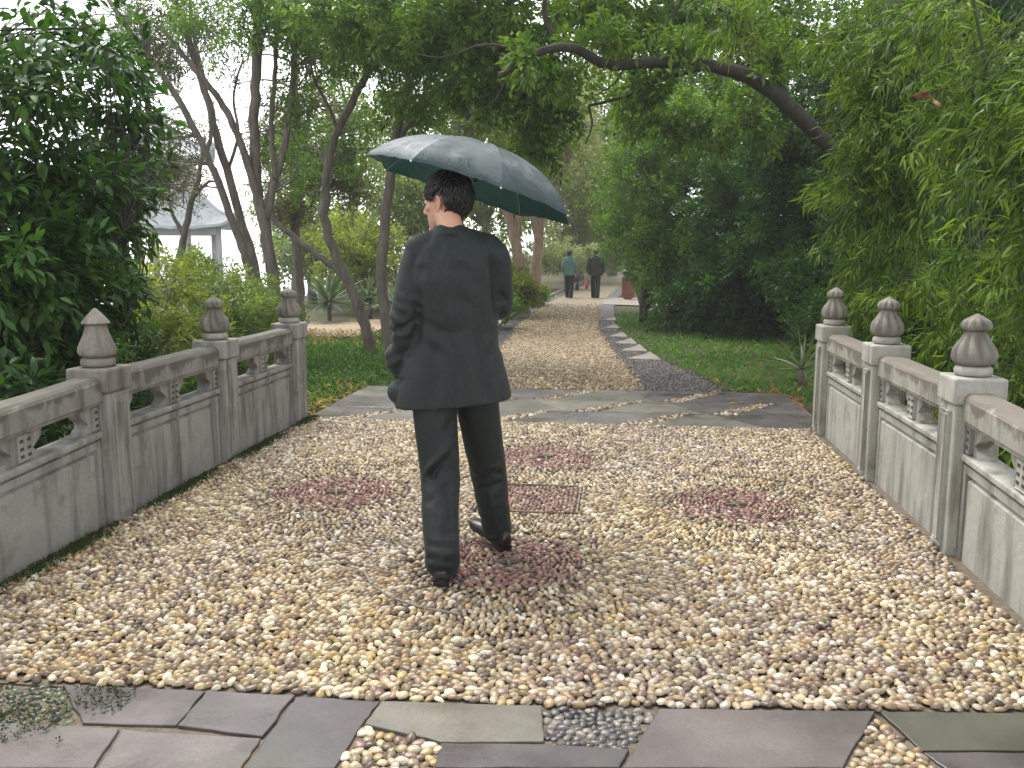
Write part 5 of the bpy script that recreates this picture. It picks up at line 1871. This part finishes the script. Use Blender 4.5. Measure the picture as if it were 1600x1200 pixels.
def folds(V, N_, spec):
    """Cloth folds: spec of (centre, radius, direction of the ridges' normal, wavelength, height); broken up so that no two run alike."""
    out = V.copy()
    for c, r, d, wl_, h in spec:
        c, d = np.asarray(c, float), unit(np.asarray(d, float))
        q = V - c
        g_ = np.exp(-(q ** 2).sum(1) / (2 * r * r))
        s0 = rng.uniform(0, 6, 6)
        ph = q @ d / wl_ * 2 * np.pi + 2.4 * np.sin(V[:, 0] * 13 + s0[0]) + 1.8 * np.sin(V[:, 1] * 17 + s0[1]) + 1.6 * np.sin(V[:, 2] * 11 + V[:, 0] * 9 + s0[2])
        am = 0.5 + 0.5 * np.sin(V[:, 0] * 21 + V[:, 2] * 9 + s0[3]) * np.sin(V[:, 2] * 19 + s0[4])
        out += N_ * (g_ * am * h * np.sin(ph))[:, None]
    return out


def creases(V, N_, spec):
    """Single creases and ridges: (from, to, half width, height); each fades out at its ends."""
    out = V.copy()
    for a, b_, w_, h in spec:
        a, b_ = np.asarray(a, float), np.asarray(b_, float)
        ab = b_ - a
        t_ = ((V - a) @ ab) / (ab @ ab)
        d2 = ((V - a - np.clip(t_, 0, 1)[:, None] * ab) ** 2).sum(1)
        # the front of the cloth is left alone: only skin that faces the same way as the crease's nearest point
        fade = np.clip(np.minimum(t_ + .15, 1.15 - t_) / .35, 0, 1)
        out += N_ * (1.7 * h * np.exp(-d2 / (w_ * w_)) * fade)[:, None]
    return out


def cut_below(V, F_, co, no):
    """Clean hem: everything below the plane is cut off and closed."""
    me = bpy.data.meshes.new('tmp')
    o = np_mesh('tmp', V, F_)
    bm = bmesh.new()
    bm.from_mesh(o.data)
    r_ = bmesh.ops.bisect_plane(bm, geom=bm.verts[:] + bm.edges[:] + bm.faces[:], plane_co=Vector(co), plane_no=Vector(no), clear_inner=True)
    ed = [e for e in r_['geom_cut'] if isinstance(e, bmesh.types.BMEdge)]
    e2 = bmesh.ops.extrude_edge_only(bm, edges=ed)['geom']
    vs = [v for v in e2 if isinstance(v, bmesh.types.BMVert)]
    c = sum((v.co for v in vs), Vector()) / len(vs)
    for v in vs:
        v.co = c + (v.co - c) * 0.94 + Vector((0, 0, 0.015))
    bm.verts.index_update()
    V2 = np.array([v.co[:] for v in bm.verts])
    F2 = [[v.index for v in f.verts] for f in bm.faces]
    bm.free()
    old = o.data
    bpy.data.objects.remove(o)
    bpy.data.meshes.remove(old)
    return V2, F2


# ---------------------------------------------------------------- the man under the umbrella
PHI = R(14)
O = at(706, 640, 4.02)
EX, EY = np.array([math.cos(PHI), math.sin(PHI), 0]), np.array([-math.sin(PHI), math.cos(PHI), 0])
man = empty('person', (O[0], O[1], 0), 'man in a dark suit seen from behind, head turned left, walking under an umbrella', 'person')
b2w = lambda x, y, z: np.array([O[0], O[1], 0]) + EX * x + EY * y + np.array([0, 0, z])
HEAD = at(697, 318, 4.06)
HYAW = R(70)
shL, elL, wrL = at(650, 392, 3.97), at(632, 505, 3.92), at(632, 578, 4.06)
shR, elR, wrR = at(768, 390, 4.06), at(780, 475, 4.09), at(716, 462, 4.33)
GRIP = at(690, 452, 4.36)
axis_img = np.array([math.sin(R(16.7)), 0, math.cos(R(16.7))])
UAX = unit(_rt * math.sin(R(16.7)) + np.array([0, 0, 1]) * math.cos(R(16.7)) + np.array([0, 0.058, 0]))
# feet
LH = np.array([*at(690, 916, 3.66)[:2], 0.026])
RH = np.array([*at(786, 858, 4.14)[:2], 0.030])
LYAW, RYAW = R(4), R(48)
hipL, hipR = b2w(-.09, 0, .93), b2w(.09, 0.01, .93)
knL, knR = at(688, 745, 3.90), at(764, 742, 4.16)
LHd = np.array([-math.sin(LYAW), math.cos(LYAW), 0])
RHd = np.array([-math.sin(RYAW), math.cos(RYAW), 0])
anL, anR = LH + LHd * .055 + (0, 0, .10), RH + RHd * .05 + (0, 0, .10)

# body: one continuous skin under the clothes
body = xf(head_parts(), HYAW, HEAD, R(-4))
body += [capsule([HEAD + (0.0, -.015, -.05), b2w(0.0, -.03, 1.54), b2w(0, -.02, 1.44)], [.057, .058, .065], 18)]
body += [loft([oval(b2w(0, 0, z), rx, ry, PHI, 2.3) for z, rx, ry in ((.84, .13, .10), (.95, .135, .10), (1.08, .125, .09), (1.25, .14, .095), (1.38, .15, .09), (1.46, .10, .07))])]
body += [capsule([shL + (.03, 0, -.03), elL, wrL], [.040, .016, .020]), capsule([shR + (-.03, 0, -.03), elR, wrR], [.042, .020, .024])]
body += [capsule([hipL, knL, anL], [.075, .055, .04]), capsule([hipR, knR, anR], [.075, .055, .04])]
body += [capsule([anL, anL + LHd * .10 + (0, 0, -.055)], [.036, .03]), capsule([anR, anR + RHd * .10 + (0, 0, -.05)], [.036, .03])]
palm_n = unit(np.array([0.75, -0.45, 0.0]) - UAX * (np.array([0.75, -0.45, 0.0]) @ UAX))
body += [capsule([wrR, GRIP + palm_n * .035], [.030, .026], 12)]
body += hand_parts(GRIP, palm_n, UAX, 1)
body += open_hand(wrL, b2w(.03, .05, -.10) - b2w(0, 0, 0), EX)
V, F_, NN = remesh(body, 0.0042, 2)
np_mesh('body', V, F_, M['skin'], man)
Rh = np.array(Matrix.Rotation(HYAW, 3, 'Z') @ Matrix.Rotation(R(-4), 3, 'X'))
for s in (-1, 1):
    V, F_ = ball((s * .032, .080, .012), (.0125, .0125, .010), 14, 10)
    e = np_mesh('eye', V @ Rh.T + HEAD, F_, M['eye'], man)
    V, F_ = ball((s * .032, .0895, .012), (.006, .004, .006), 10, 8)
    np_mesh('iris', V @ Rh.T + HEAD, F_, M['iris'], e)
    V, F_ = tube([(s * .014, .098, .033), (s * .032, .096, .040), (s * .052, .080, .035)], [.003, .004, .002], 6, 8)
    np_mesh('eyebrow', V @ Rh.T + HEAD, F_, M['hair'], man)
hair_mesh(man, HEAD, HYAW, 1500)
# shirt collar just showing at the neck
rg = [oval(b2w(0, -.022 + 0.008 * k, 1.495 + 0.014 * k), .075 - .004 * k, .072 - .003 * k, PHI) for k in range(4)]
V, F_ = loft(rg, cap=False)
rg2 = [oval(b2w(0, -.022 + 0.008 * k, 1.495 + 0.014 * k), .069 - .004 * k, .066 - .003 * k, PHI) for k in range(4)]
V2, F2 = loft(rg2[::-1], cap=False)
V, F_ = join_arrays([(V, F_), (V2, F2)])
np_mesh('shirt_collar', V, F_, M['shirt'], man)

# jacket
tors = []
for z, rx, ry, cx, cy in ((.735, .262, .175, .008, .0), (.76, .270, .176, .008, 0), (.82, .260, .170, .006, 0), (.90, .240, .160, .004, 0), (1.00, .214, .146, .004, 0), (1.09, .203, .140, .010, 0),
                          (1.20, .210, .142, .010, 0), (1.32, .220, .140, .008, 0), (1.40, .218, .128, .008, .002), (1.455, .190, .108, .010, .0), (1.49, .130, .092, .006, -.008), (1.518, .088, .080, .002, -.014), (1.54, .074, .074, 0.0, -.016)):
    q = oval(b2w(cx, cy, 0) + (0, 0, z), rx, ry, PHI, 2.35, 48)
    u = (q - b2w(0, 0, z)) @ EX
    q[:, 2] += 0.10 * u * (1 if z > 1.2 else 0.75)                   # right side carried higher
    tors.append(q)
jk = [loft(tors)]
jk += [capsule([shL + (0.03, 0.01, .0), shL + (0.0, 0, -.06), elL + (0, 0, .03), elL + (.002, .02, -.03), wrL + (0, -.02, .02), wrL + (.0, .01, -.03)], [.070, .073, .064, .062, .056, .052], 20, 34),
       capsule([shR + (-0.02, 0.01, .0), shR + (0.016, 0, -.05), elR + (0, 0, .03), elR + (-.008, .03, -.016), wrR * .5 + elR * .5, wrR], [.072, .074, .062, .060, .053, .046], 20, 36)]
jk += [capsule([b2w(-.06, -.012, 1.478), shL + (.01, 0, .012)], [.058, .060], 18), capsule([b2w(.06, -.012, 1.488), shR + (-.01, 0, .012)], [.058, .060], 18)]
jk += [ball(at(630, 612, 3.98), (.075, .075, .062), 16, 12), ball(at(622, 560, 4.0), (.060, .07, .08), 16, 12)]     # hand in the side pocket
rg = []
for k in range(5):                                                   # stand of the collar round the neck
    q_ = oval(b2w(0.0, -.022 + 0.004 * k, 1.500 + .012 * k), .090 - .004 * k, .086 - .003 * k, PHI, 2.1)
    q_[:, 2] -= 0.14 * ((q_ - b2w(0, -.02, 0)) @ EY)
    rg.append(q_)
jk.append(loft(rg))
V, F_, NN = remesh(jk, 0.0075, 3)
sp_ = [(elL + (0, -.03, 0), .075, (0.5, 0, 1), .055, .009), (elL * .4 + wrL * .6, .07, (-.5, 0, 1), .05, .010), (elR, .05, (1, 0, .8), .05, .006),
       (b2w(0, -.14, .86), .17, (1, 0, .1), .13, .006), (b2w(-.12, -.12, 1.1), .12, (1, 0, .7), .09, .006), (b2w(.14, -.1, 1.0), .10, (1, 0, -.7), .09, .005),
       (b2w(0, -.13, 1.33), .14, (.5, 0, 1), .16, .004)]
V = folds(V, NN, sp_)
Yb = 3.90
cr = [(at(660, 420, Yb), at(652, 590, Yb), .018, -.019), (at(672, 410, Yb), at(676, 560, Yb), .022, .006),                       # gap between sleeve and back
      (at(648, 400, Yb), at(640, 470, Yb), .016, -.005),
      (at(770, 400, 3.97), at(776, 500, 4.0), .018, -.018),
      (at(690, 520, Yb), at(676, 640, Yb), .026, -.016), (at(722, 530, Yb), at(728, 635, Yb), .028, .015), (at(750, 520, Yb), at(765, 625, Yb), .022, -.016), (at(700, 560, Yb), at(704, 640, Yb), .012, -.010), (at(668, 545, Yb), at(655, 640, Yb), .02, .010), (at(776, 520, 3.95), at(795, 615, 3.95), .02, .008),
      (at(655, 505, Yb), at(720, 525, Yb), .022, -.004), (at(690, 380, Yb), at(672, 430, Yb), .02, -.005), (at(745, 380, Yb), at(765, 430, Yb), .02, -.005), (at(700, 400, Yb), at(740, 410, Yb), .03, .004),
      (at(612, 520, 3.86), at(650, 500, 3.88), .011, -.014), (at(608, 545, 3.86), at(648, 530, 3.88), .011, -.014), (at(610, 566, 3.9), at(640, 556, 3.9), .010, -.010), (at(606, 532, 3.86), at(640, 517, 3.88), .012, .010), (at(606, 585, 3.92), at(645, 600, 3.9), .012, -.012),
      (at(780, 455, 4.02), at(800, 480, 4.05), .012, -.008), (at(778, 480, 4.02), at(800, 470, 4.05), .012, .006)]
V = creases(V, NN, cr)
# centre back seam, its vent at the hem
u = (V - b2w(0, 0, 0)) @ EX
vv = (V - b2w(0, 0, 0)) @ EY
back = (vv < -.05)
V += NN * (-(0.0035 * np.exp(-((u - .006) / .006) ** 2)) * back * (V[:, 2] < 1.5))[:, None]
vent = back * np.clip((.93 - V[:, 2]) / .18, 0, 1)
V += EY * (-(0.010 * np.clip(1 - np.abs(u - .03) / .03, 0, 1) * (u > .006)) * vent)[:, None]
for s in (-1, 1):                                                    # sleeve seam at the shoulder
    sh = shL if s < 0 else shR
    qd = (V - (sh + EX * (-s * .045))) @ EX
    V += NN * (-0.004 * np.exp(-(qd / .006) ** 2) * (V[:, 2] > 1.30) * (np.abs(u) > .12))[:, None]
V, F_ = cut_below(V, F_, b2w(0, 0, .748), unit(np.array([-.075, 0, 1.0])))
jo = np_mesh('jacket', V, F_, M['suit'], man)
# trousers
tr_ = [capsule([hipL + (0, 0, .03), hipL * .5 + knL * .5 + (0, -.01, 0), knL, knL * .5 + anL * .5 + (-.004, -.012, 0), anL + (0, -.01, .01), anL + (0, -.012, -.030)], [.110, .100, .090, .083, .077, .080], 22, 44),
       capsule([hipR + (0, 0, .03), hipR * .5 + knR * .5 + (0, -.01, 0), knR, knR * .5 + anR * .5 + (.0, -.012, 0), anR + (0, -.008, .01), anR + (.004, -.008, -.028)], [.112, .098, .088, .080, .072, .074], 22, 44),
       loft([oval(b2w(0, .0, z), rx, ry, PHI, 2.3) for z, rx, ry in ((.80, .15, .11), (.88, .185, .125), (.98, .185, .125), (1.04, .17, .115))])]
V, F_, NN = remesh(tr_, 0.0085, 4)
sp_ = [(knL + (0, -.08, .02), .09, (.8, 0, 1), .09, .006), (knR + (0, -.08, .02), .09, (-.8, 0, 1), .09, .006), (anL + (0, -.05, .07), .07, (.3, 0, 1), .06, .006), (anR + (0, -.05, .06), .07, (-.5, 0, 1), .06, .006)]
V = folds(V, NN, sp_)
cr = [(at(716, 680, 3.86), at(662, 742, 3.82), .016, .012), (at(712, 655, 3.88), at(668, 700, 3.86), .018, -.010), (at(712, 705, 3.84), at(660, 752, 3.80), .014, -.014), (at(656, 742, 3.82), at(690, 745, 3.80), .010, -.012), (at(716, 745, 3.82), at(668, 790, 3.76), .018, -.007),
      (at(690, 770, 3.74), at(688, 885, 3.64), .009, .007), (at(706, 780, 3.76), at(700, 870, 3.66), .012, -.006), (at(664, 870, 3.64), at(708, 880, 3.64), .010, -.008), (at(668, 884, 3.64), at(706, 862, 3.64), .011, .006),
      (at(724, 660, 4.03), at(775, 690, 4.07), .02, -.008), (at(738, 720, 4.07), at(790, 745, 4.1), .014, -.010), (at(735, 740, 4.07), at(785, 725, 4.08), .014, .008), (at(745, 765, 4.08), at(795, 752, 4.1), .013, -.008), (at(765, 770, 4.08), at(778, 835, 4.1), .010, .006), (at(758, 838, 4.1), at(800, 828, 4.12), .010, -.007)]
V = creases(V, NN, cr)
np_mesh('trousers', V, F_, M['trousers'], man)
shoe(man, LH - LHd * .03 - (0, 0, .022), LYAW)
shoe(man, RH - RHd * .025 - (0, 0, .024), RYAW, R(12))

# ---------------------------------------------------------------- umbrella
def umbrella_mat():
    m, t = mat_new('wet_umbrella_cloth')
    geo = N(t, 'ShaderNodeNewGeometry')
    f = noise(t, 9, 6, 0.7, vec=geo.outputs['Position'])
    b = principled(t, ramp(t, f, [(0.3, (0.012, 0.034, 0.036)), (0.7, (0.020, 0.050, 0.052))]), ramp(t, noise(t, 16, 7, 0.75, vec=geo.outputs['Position']), [(0.40, (0.22,) * 3), (0.60, (0.62,) * 3)]), 0.7)
    b.inputs['Coat Weight'].default_value = 0.08
    b.inputs['Coat Roughness'].default_value = 0.38
    tr = N(t, 'ShaderNodeBsdfTranslucent')
    tr.inputs['Color'].default_value = (0.012, 0.27, 0.25, 1)
    ms = N(t, 'ShaderNodeMixShader')
    ms.inputs[0].default_value = 0.34
    t.links.new(b.outputs[0], ms.inputs[1])
    t.links.new(tr.outputs[0], ms.inputs[2])
    t.links.new(ms.outputs[0], [n for n in t.nodes if n.type == 'OUTPUT_MATERIAL'][0].inputs[0])
    v = N(t, 'ShaderNodeTexVoronoi')
    v.inputs['Scale'].default_value = 90
    t.links.new(geo.outputs['Position'], v.inputs['Vector'])
    bump(t, b, ramp(t, v.outputs['Distance'], [(0.0, (1, 1, 1)), (0.25, (0, 0, 0))]), 0.5, 0.004)
    return m


M['umbrella'] = umbrella_mat()
M['steel'] = simple('umbrella_steel', (0.45, 0.45, 0.46), 0.3, var=0.05, bmp=0, Metallic=0.9)
M['black_plastic'] = simple('black_plastic', (0.02, 0.02, 0.02), 0.4, bmp=0)
UC = at(737, 299, 4.36)
E1 = unit(_rt - UAX * (_rt @ UAX))
E2 = np.cross(UAX, E1)
UR, UH = 0.530, 0.235
um = empty('umbrella', tuple(GRIP), 'open dark blue-green umbrella, wet with rain, held tilted over the man', 'umbrella')
ph0 = R(17)


def dome_pt(s, f, k):
    """s: 0 at the crown to 1 at the rim; f: 0..1 from rib k to rib k+1."""
    a = ph0 + (k + f) * math.pi / 4
    m_ = math.sin(math.pi * f)
    chord = math.cos(math.pi / 8) / math.cos((f - .5) * math.pi / 4)
    r = UR * math.sin(s * 1.12) / math.sin(1.12) * ((1 - s ** 2) + s ** 2 * (chord - 0.030 * m_))
    h = UH * (math.cos(s * 1.12) - math.cos(1.12)) / (1 - math.cos(1.12)) - 0.012 * m_ * math.sin(math.pi * min(s, .97)) + 0.012 * m_ * s ** 3
    h += 0.0028 * math.sin(f * 19 + k * 2.3) * m_ * s ** 2 + 0.0022 * math.sin(f * 9 + s * 14 + k) * m_ * s
    return UC + E1 * r * math.cos(a) + E2 * r * math.sin(a) + UAX * h


for k in range(8):
    ns, nf = 18, 13
    top = np.array([[dome_pt(max(s, .012), f, k) for f in np.linspace(0, 1, nf)] for s in np.linspace(0, 1, ns)])
    low = top - UAX * 0.0016
    V = np.concatenate([top.reshape(-1, 3), low.reshape(-1, 3)])
    i = np.arange(ns - 1)[:, None] * nf
    j = np.arange(nf - 1)[None]
    q = np.stack([i + j, i + nf + j, i + nf + j + 1, i + j + 1], -1).reshape(-1, 4)
    e0 = (ns - 1) * nf + np.arange(nf - 1)
    m_ = ns * nf
    F_ = np.concatenate([q, q[:, ::-1] + m_, np.stack([e0, e0 + m_, e0 + m_ + 1, e0 + 1], -1)])
    np_mesh('canopy_panel', V, F_, M['umbrella'], um)
    rib = [dome_pt(s, 0, k) - UAX * 0.006 for s in np.linspace(0.03, 1.0, 14)]
    V, F_ = tube(rib, [0.0022, 0.002], 6, 14)
    ro = np_mesh('rib', V, F_, M['steel'], um)
    V, F_ = tube([dome_pt(.47, 0, k) - UAX * .008, UC + UAX * (UH - .17)], [0.002, 0.002], 6)
    np_mesh('stretcher', V, F_, M['steel'], ro)
    V, F_ = ball(dome_pt(1.0, 0, k) + unit(dome_pt(1, 0, k) - dome_pt(.95, 0, k)) * .004, .0055, 8, 6)
    np_mesh('rib_tip', V, F_, M['steel'], ro)
V, F_ = tube([UC + UAX * (UH + .002), UC + UAX * (UH + .010), UC + UAX * (UH + .026)], [0.010, 0.005, 0.004], 8, 6)
np_mesh('ferrule', V, F_, M['steel'], um)
V, F_ = tube([UC + UAX * UH, GRIP - UAX * .03], [0.006, 0.006], 8, 4)
np_mesh('shaft', V, F_, M['steel'], um)
V, F_ = tube([GRIP + UAX * .07, GRIP, GRIP - UAX * .09, GRIP - UAX * .105], [0.010, 0.013, 0.013, 0.009], 12, 12)
np_mesh('handle', V, F_, M['black_plastic'], um)
V, F_ = tube([UC + UAX * (UH - .155), UC + UAX * (UH - .19)], [0.011, 0.010], 10, 3)
np_mesh('runner', V, F_, M['black_plastic'], um)

# ---------------------------------------------------------------- two walkers far down the path
def walker(label, px, Y_, h, jm, tm, bag_side, sh_w=0.2, stride=0.13, lean=0.0, arms_in=False):
    c = ground(px, 465)
    k = Y_ / c[1]
    x, y = c[0] * k + (0), Y_
    z0 = float(gz(centre(y), y)) + 0.015
    s = h / 1.72
    B = lambda a, b_, z: np.array([x + a * s, y + b_ * s, z0 + z * s])
    root = empty('person', (x, y, z0), label, 'person', 'two walkers far down the path')
    la, ra = B(-.075, stride, .09), B(.075, -stride, .09)
    lk, rk = B(-.09, stride * .5 + .03, .47), B(.09, -stride * .35 + .05, .47)
    hl, hr = B(-.085, 0, .9), B(.085, 0, .9)
    sl, sr = B(-sh_w + .02, 0, 1.40), B(sh_w - .02, 0, 1.40)
    el, er = B(-sh_w - .05, -.05, 1.12), B(sh_w + .05, -.05, 1.12)
    wl_, wr = B(-sh_w - .03, .06, .88), B(sh_w + .04, .04, .88)
    H_ = B(0, .03, 1.60)
    p = xf(head_parts(), 0, H_, 0, s)
    p += [capsule([H_ - (0, .02, .05), B(0, -.01, 1.42)], [.055 * s, .06 * s], 12), loft([oval(B(0, 0, z), rx * s, ry * s) for z, rx, ry in ((.85, .13, .09), (1.1, .13, .09), (1.35, .15, .09), (1.44, .08, .06))])]
    p += [capsule([sl, el, wl_], [.045 * s, .036 * s, .028 * s], 10), capsule([sr, er, wr], [.045 * s, .036 * s, .028 * s], 10)]
    p += [capsule([hl, lk, la], [.07 * s, .05 * s, .035 * s], 10), capsule([hr, rk, ra], [.07 * s, .05 * s, .035 * s], 10)]
    p += open_hand(wl_, (0.05, .1, -1), (0, 1, 0), s) + open_hand(wr, (-0.05, .1, -1), (0, 1, 0), s)
    V, F_, NN = remesh(p, 0.009, 2)
    np_mesh('body', V, F_, M['skin'], root)
    hair_mesh(root, H_, 0, 160)
    j = [loft([oval(B(0, 0, z), rx * s, ry * s, 0, 2.3) for z, rx, ry in ((.80, sh_w + .02, .135), (.86, sh_w + .03, .14), (1.0, sh_w - .01, .13), (1.12, sh_w - .015, .125), (1.3, sh_w + .01, .125), (1.40, sh_w, .11), (1.46, .13, .085), (1.50, .075, .07))]),
         capsule([sl, el, wl_ + (0, 0, .03)], [.068 * s, .06 * s, .05 * s], 12), capsule([sr, er, wr + (0, 0, .03)], [.068 * s, .06 * s, .05 * s], 12)]
    V, F_, NN = remesh(j, 0.014, 3)
    V = folds(V, NN, [(el, .1, (0, 0, 1), .07, .008), (er, .1, (0, 0, 1), .07, .008), (B(0, -.1, .95), .2, (1, 0, .4), .11, .008)])
    np_mesh('jacket', V, F_, jm, root)
    V, F_, NN = remesh([capsule([hl, lk, la - (0, 0, .04)], [.105 * s, .088 * s, .08 * s], 14), capsule([hr, rk, ra - (0, 0, .04)], [.105 * s, .088 * s, .08 * s], 14),
                        loft([oval(B(0, 0, z), rx * s, .115 * s) for z, rx in ((.78, .15), (.9, .175), (1.0, .165))])], 0.014, 3)
    np_mesh('trousers', V, F_, tm, root)
    shoe(root, la + (0, -.07, -.09 * s), 0, 0)
    shoe(root, ra + (0, -.07, -.09 * s), 0, 0)
    return root, (wl_ if bag_side < 0 else wr), s


M['teal_jacket'] = fabric_mat('teal_jacket', (0.075, 0.15, 0.125), 0.85)
M['black_jacket'] = fabric_mat('black_jacket', (0.022, 0.024, 0.022), 0.85)
M['black_trousers'] = fabric_mat('black_trousers', (0.018, 0.020, 0.019), 0.85)
M['bag_black'] = simple('black_bag', (0.02, 0.02, 0.022), 0.5)
M['bag_red'] = simple('red_bag', (0.30, 0.035, 0.045), 0.5)


def bag(label, hand, mat, w_, h_):
    root = empty('handbag', (hand[0], hand[1], hand[2] - .1 - h_ - .3), label, 'bag')
    hp = np.asarray(hand) - (0, -.02, .09)
    t_ = hp - (0, 0, .20)
    rg = [oval((t_[0], t_[1], t_[2] - z * h_), w_ * a * .45, w_ * a, 0, 3, 20) for z, a in ((0, .55), (.12, .72), (.5, .95), (.85, 1.05), (1, .9))]
    V, F_ = loft(rg[::-1])
    np_mesh('body', V, F_, mat, root)
    for d in (-1, 1):
        V, F_ = tube([t_ + (d * .02, -.06, 0), hp + (d * .012, -.01, -.03), hp + (d * .006, .0, .0), hp + (d * .012, .02, -.03), t_ + (d * .02, .06, 0)], [.008, .008], 6, 14)
        np_mesh('strap', V, F_, mat, root)


r1, h1, s1 = walker('walker in a pale teal jacket and dark trousers, left of the far pair', 889, 31.3, 1.63, M['teal_jacket'], M['black_trousers'], 1, 0.19, 0.17)
bag('small black handbag hanging from the teal-jacketed walker', h1 + np.array([.06, 0, 0]), M['bag_black'], .15, .28)
r2, h2, s2 = walker('walker in a dark jacket and dark trousers, right of the far pair', 930, 31.3, 1.66, M['black_jacket'], M['black_trousers'], -1, 0.24, 0.15)
bag('red bag hanging from the dark-jacketed walker', h2 - np.array([.04, 0, 0]), M['bag_red'], .15, .26)

# ---------------------------------------------------------------- dead leaf caught in the bamboo
def dead_leaf(label, c, L_, yaw):
    root = empty('dead_leaf', tuple(c), label, 'leaf')
    for k, (a, l_) in enumerate(((0.0, 1.0), (-.5, .7), (2.6, .6))):
        n = 7
        V = []
        for s in np.linspace(0, 1, n):
            w_ = .34 * math.sin(math.pi * min(s * .92 + .05, 1)) * l_
            d = np.array([math.cos(a + yaw), -.25, math.sin(a + yaw) * .7 - .1 * s])
            q = np.asarray(c) + d * s * L_ * l_ + np.array([0, .02 * math.sin(s * 6), -.15 * L_ * s * s])
            sdv = np.array([-math.sin(a + yaw), .35, math.cos(a + yaw)])
            V += [q - sdv * w_ * L_ * .5, q + (0, -.01, 0), q + sdv * w_ * L_ * .5]
        F_ = [(s * 3 + q, s * 3 + q + 1, s * 3 + q + 4, s * 3 + q + 3) for s in range(n - 1) for q in (0, 1)]
        np_mesh('lobe', np.array(V), np.array(F_), M['dead_leaf'], root)


M['dead_leaf'] = simple('dead_leaf_brown', (0.17, 0.075, 0.03), 0.7, scale=40)
dead_leaf('curled brown dead leaf caught on the upper bamboo sprays', at(1455, 152, 5.5), 0.13, 2.75)

# ================================================================== HAZE: the wet air over the lake and the path
m, t = mat_new('wet_air')
pv_ = N(t, 'ShaderNodeVolumePrincipled')
pv_.inputs['Color'].default_value = (0.93, 0.95, 0.96, 1)
pv_.inputs['Density'].default_value = 0.0013
pv_.inputs['Anisotropy'].default_value = 0.2
t.links.new(pv_.outputs[0], N(t, 'ShaderNodeOutputMaterial').inputs['Volume'])
bm = bmesh.new()
box_bm(bm, -112, 112, -14, 172, -3.2, 19)
tag(bm_obj('haze', bm, m), 'thin pale rain haze hanging over the whole park', kind='stuff')
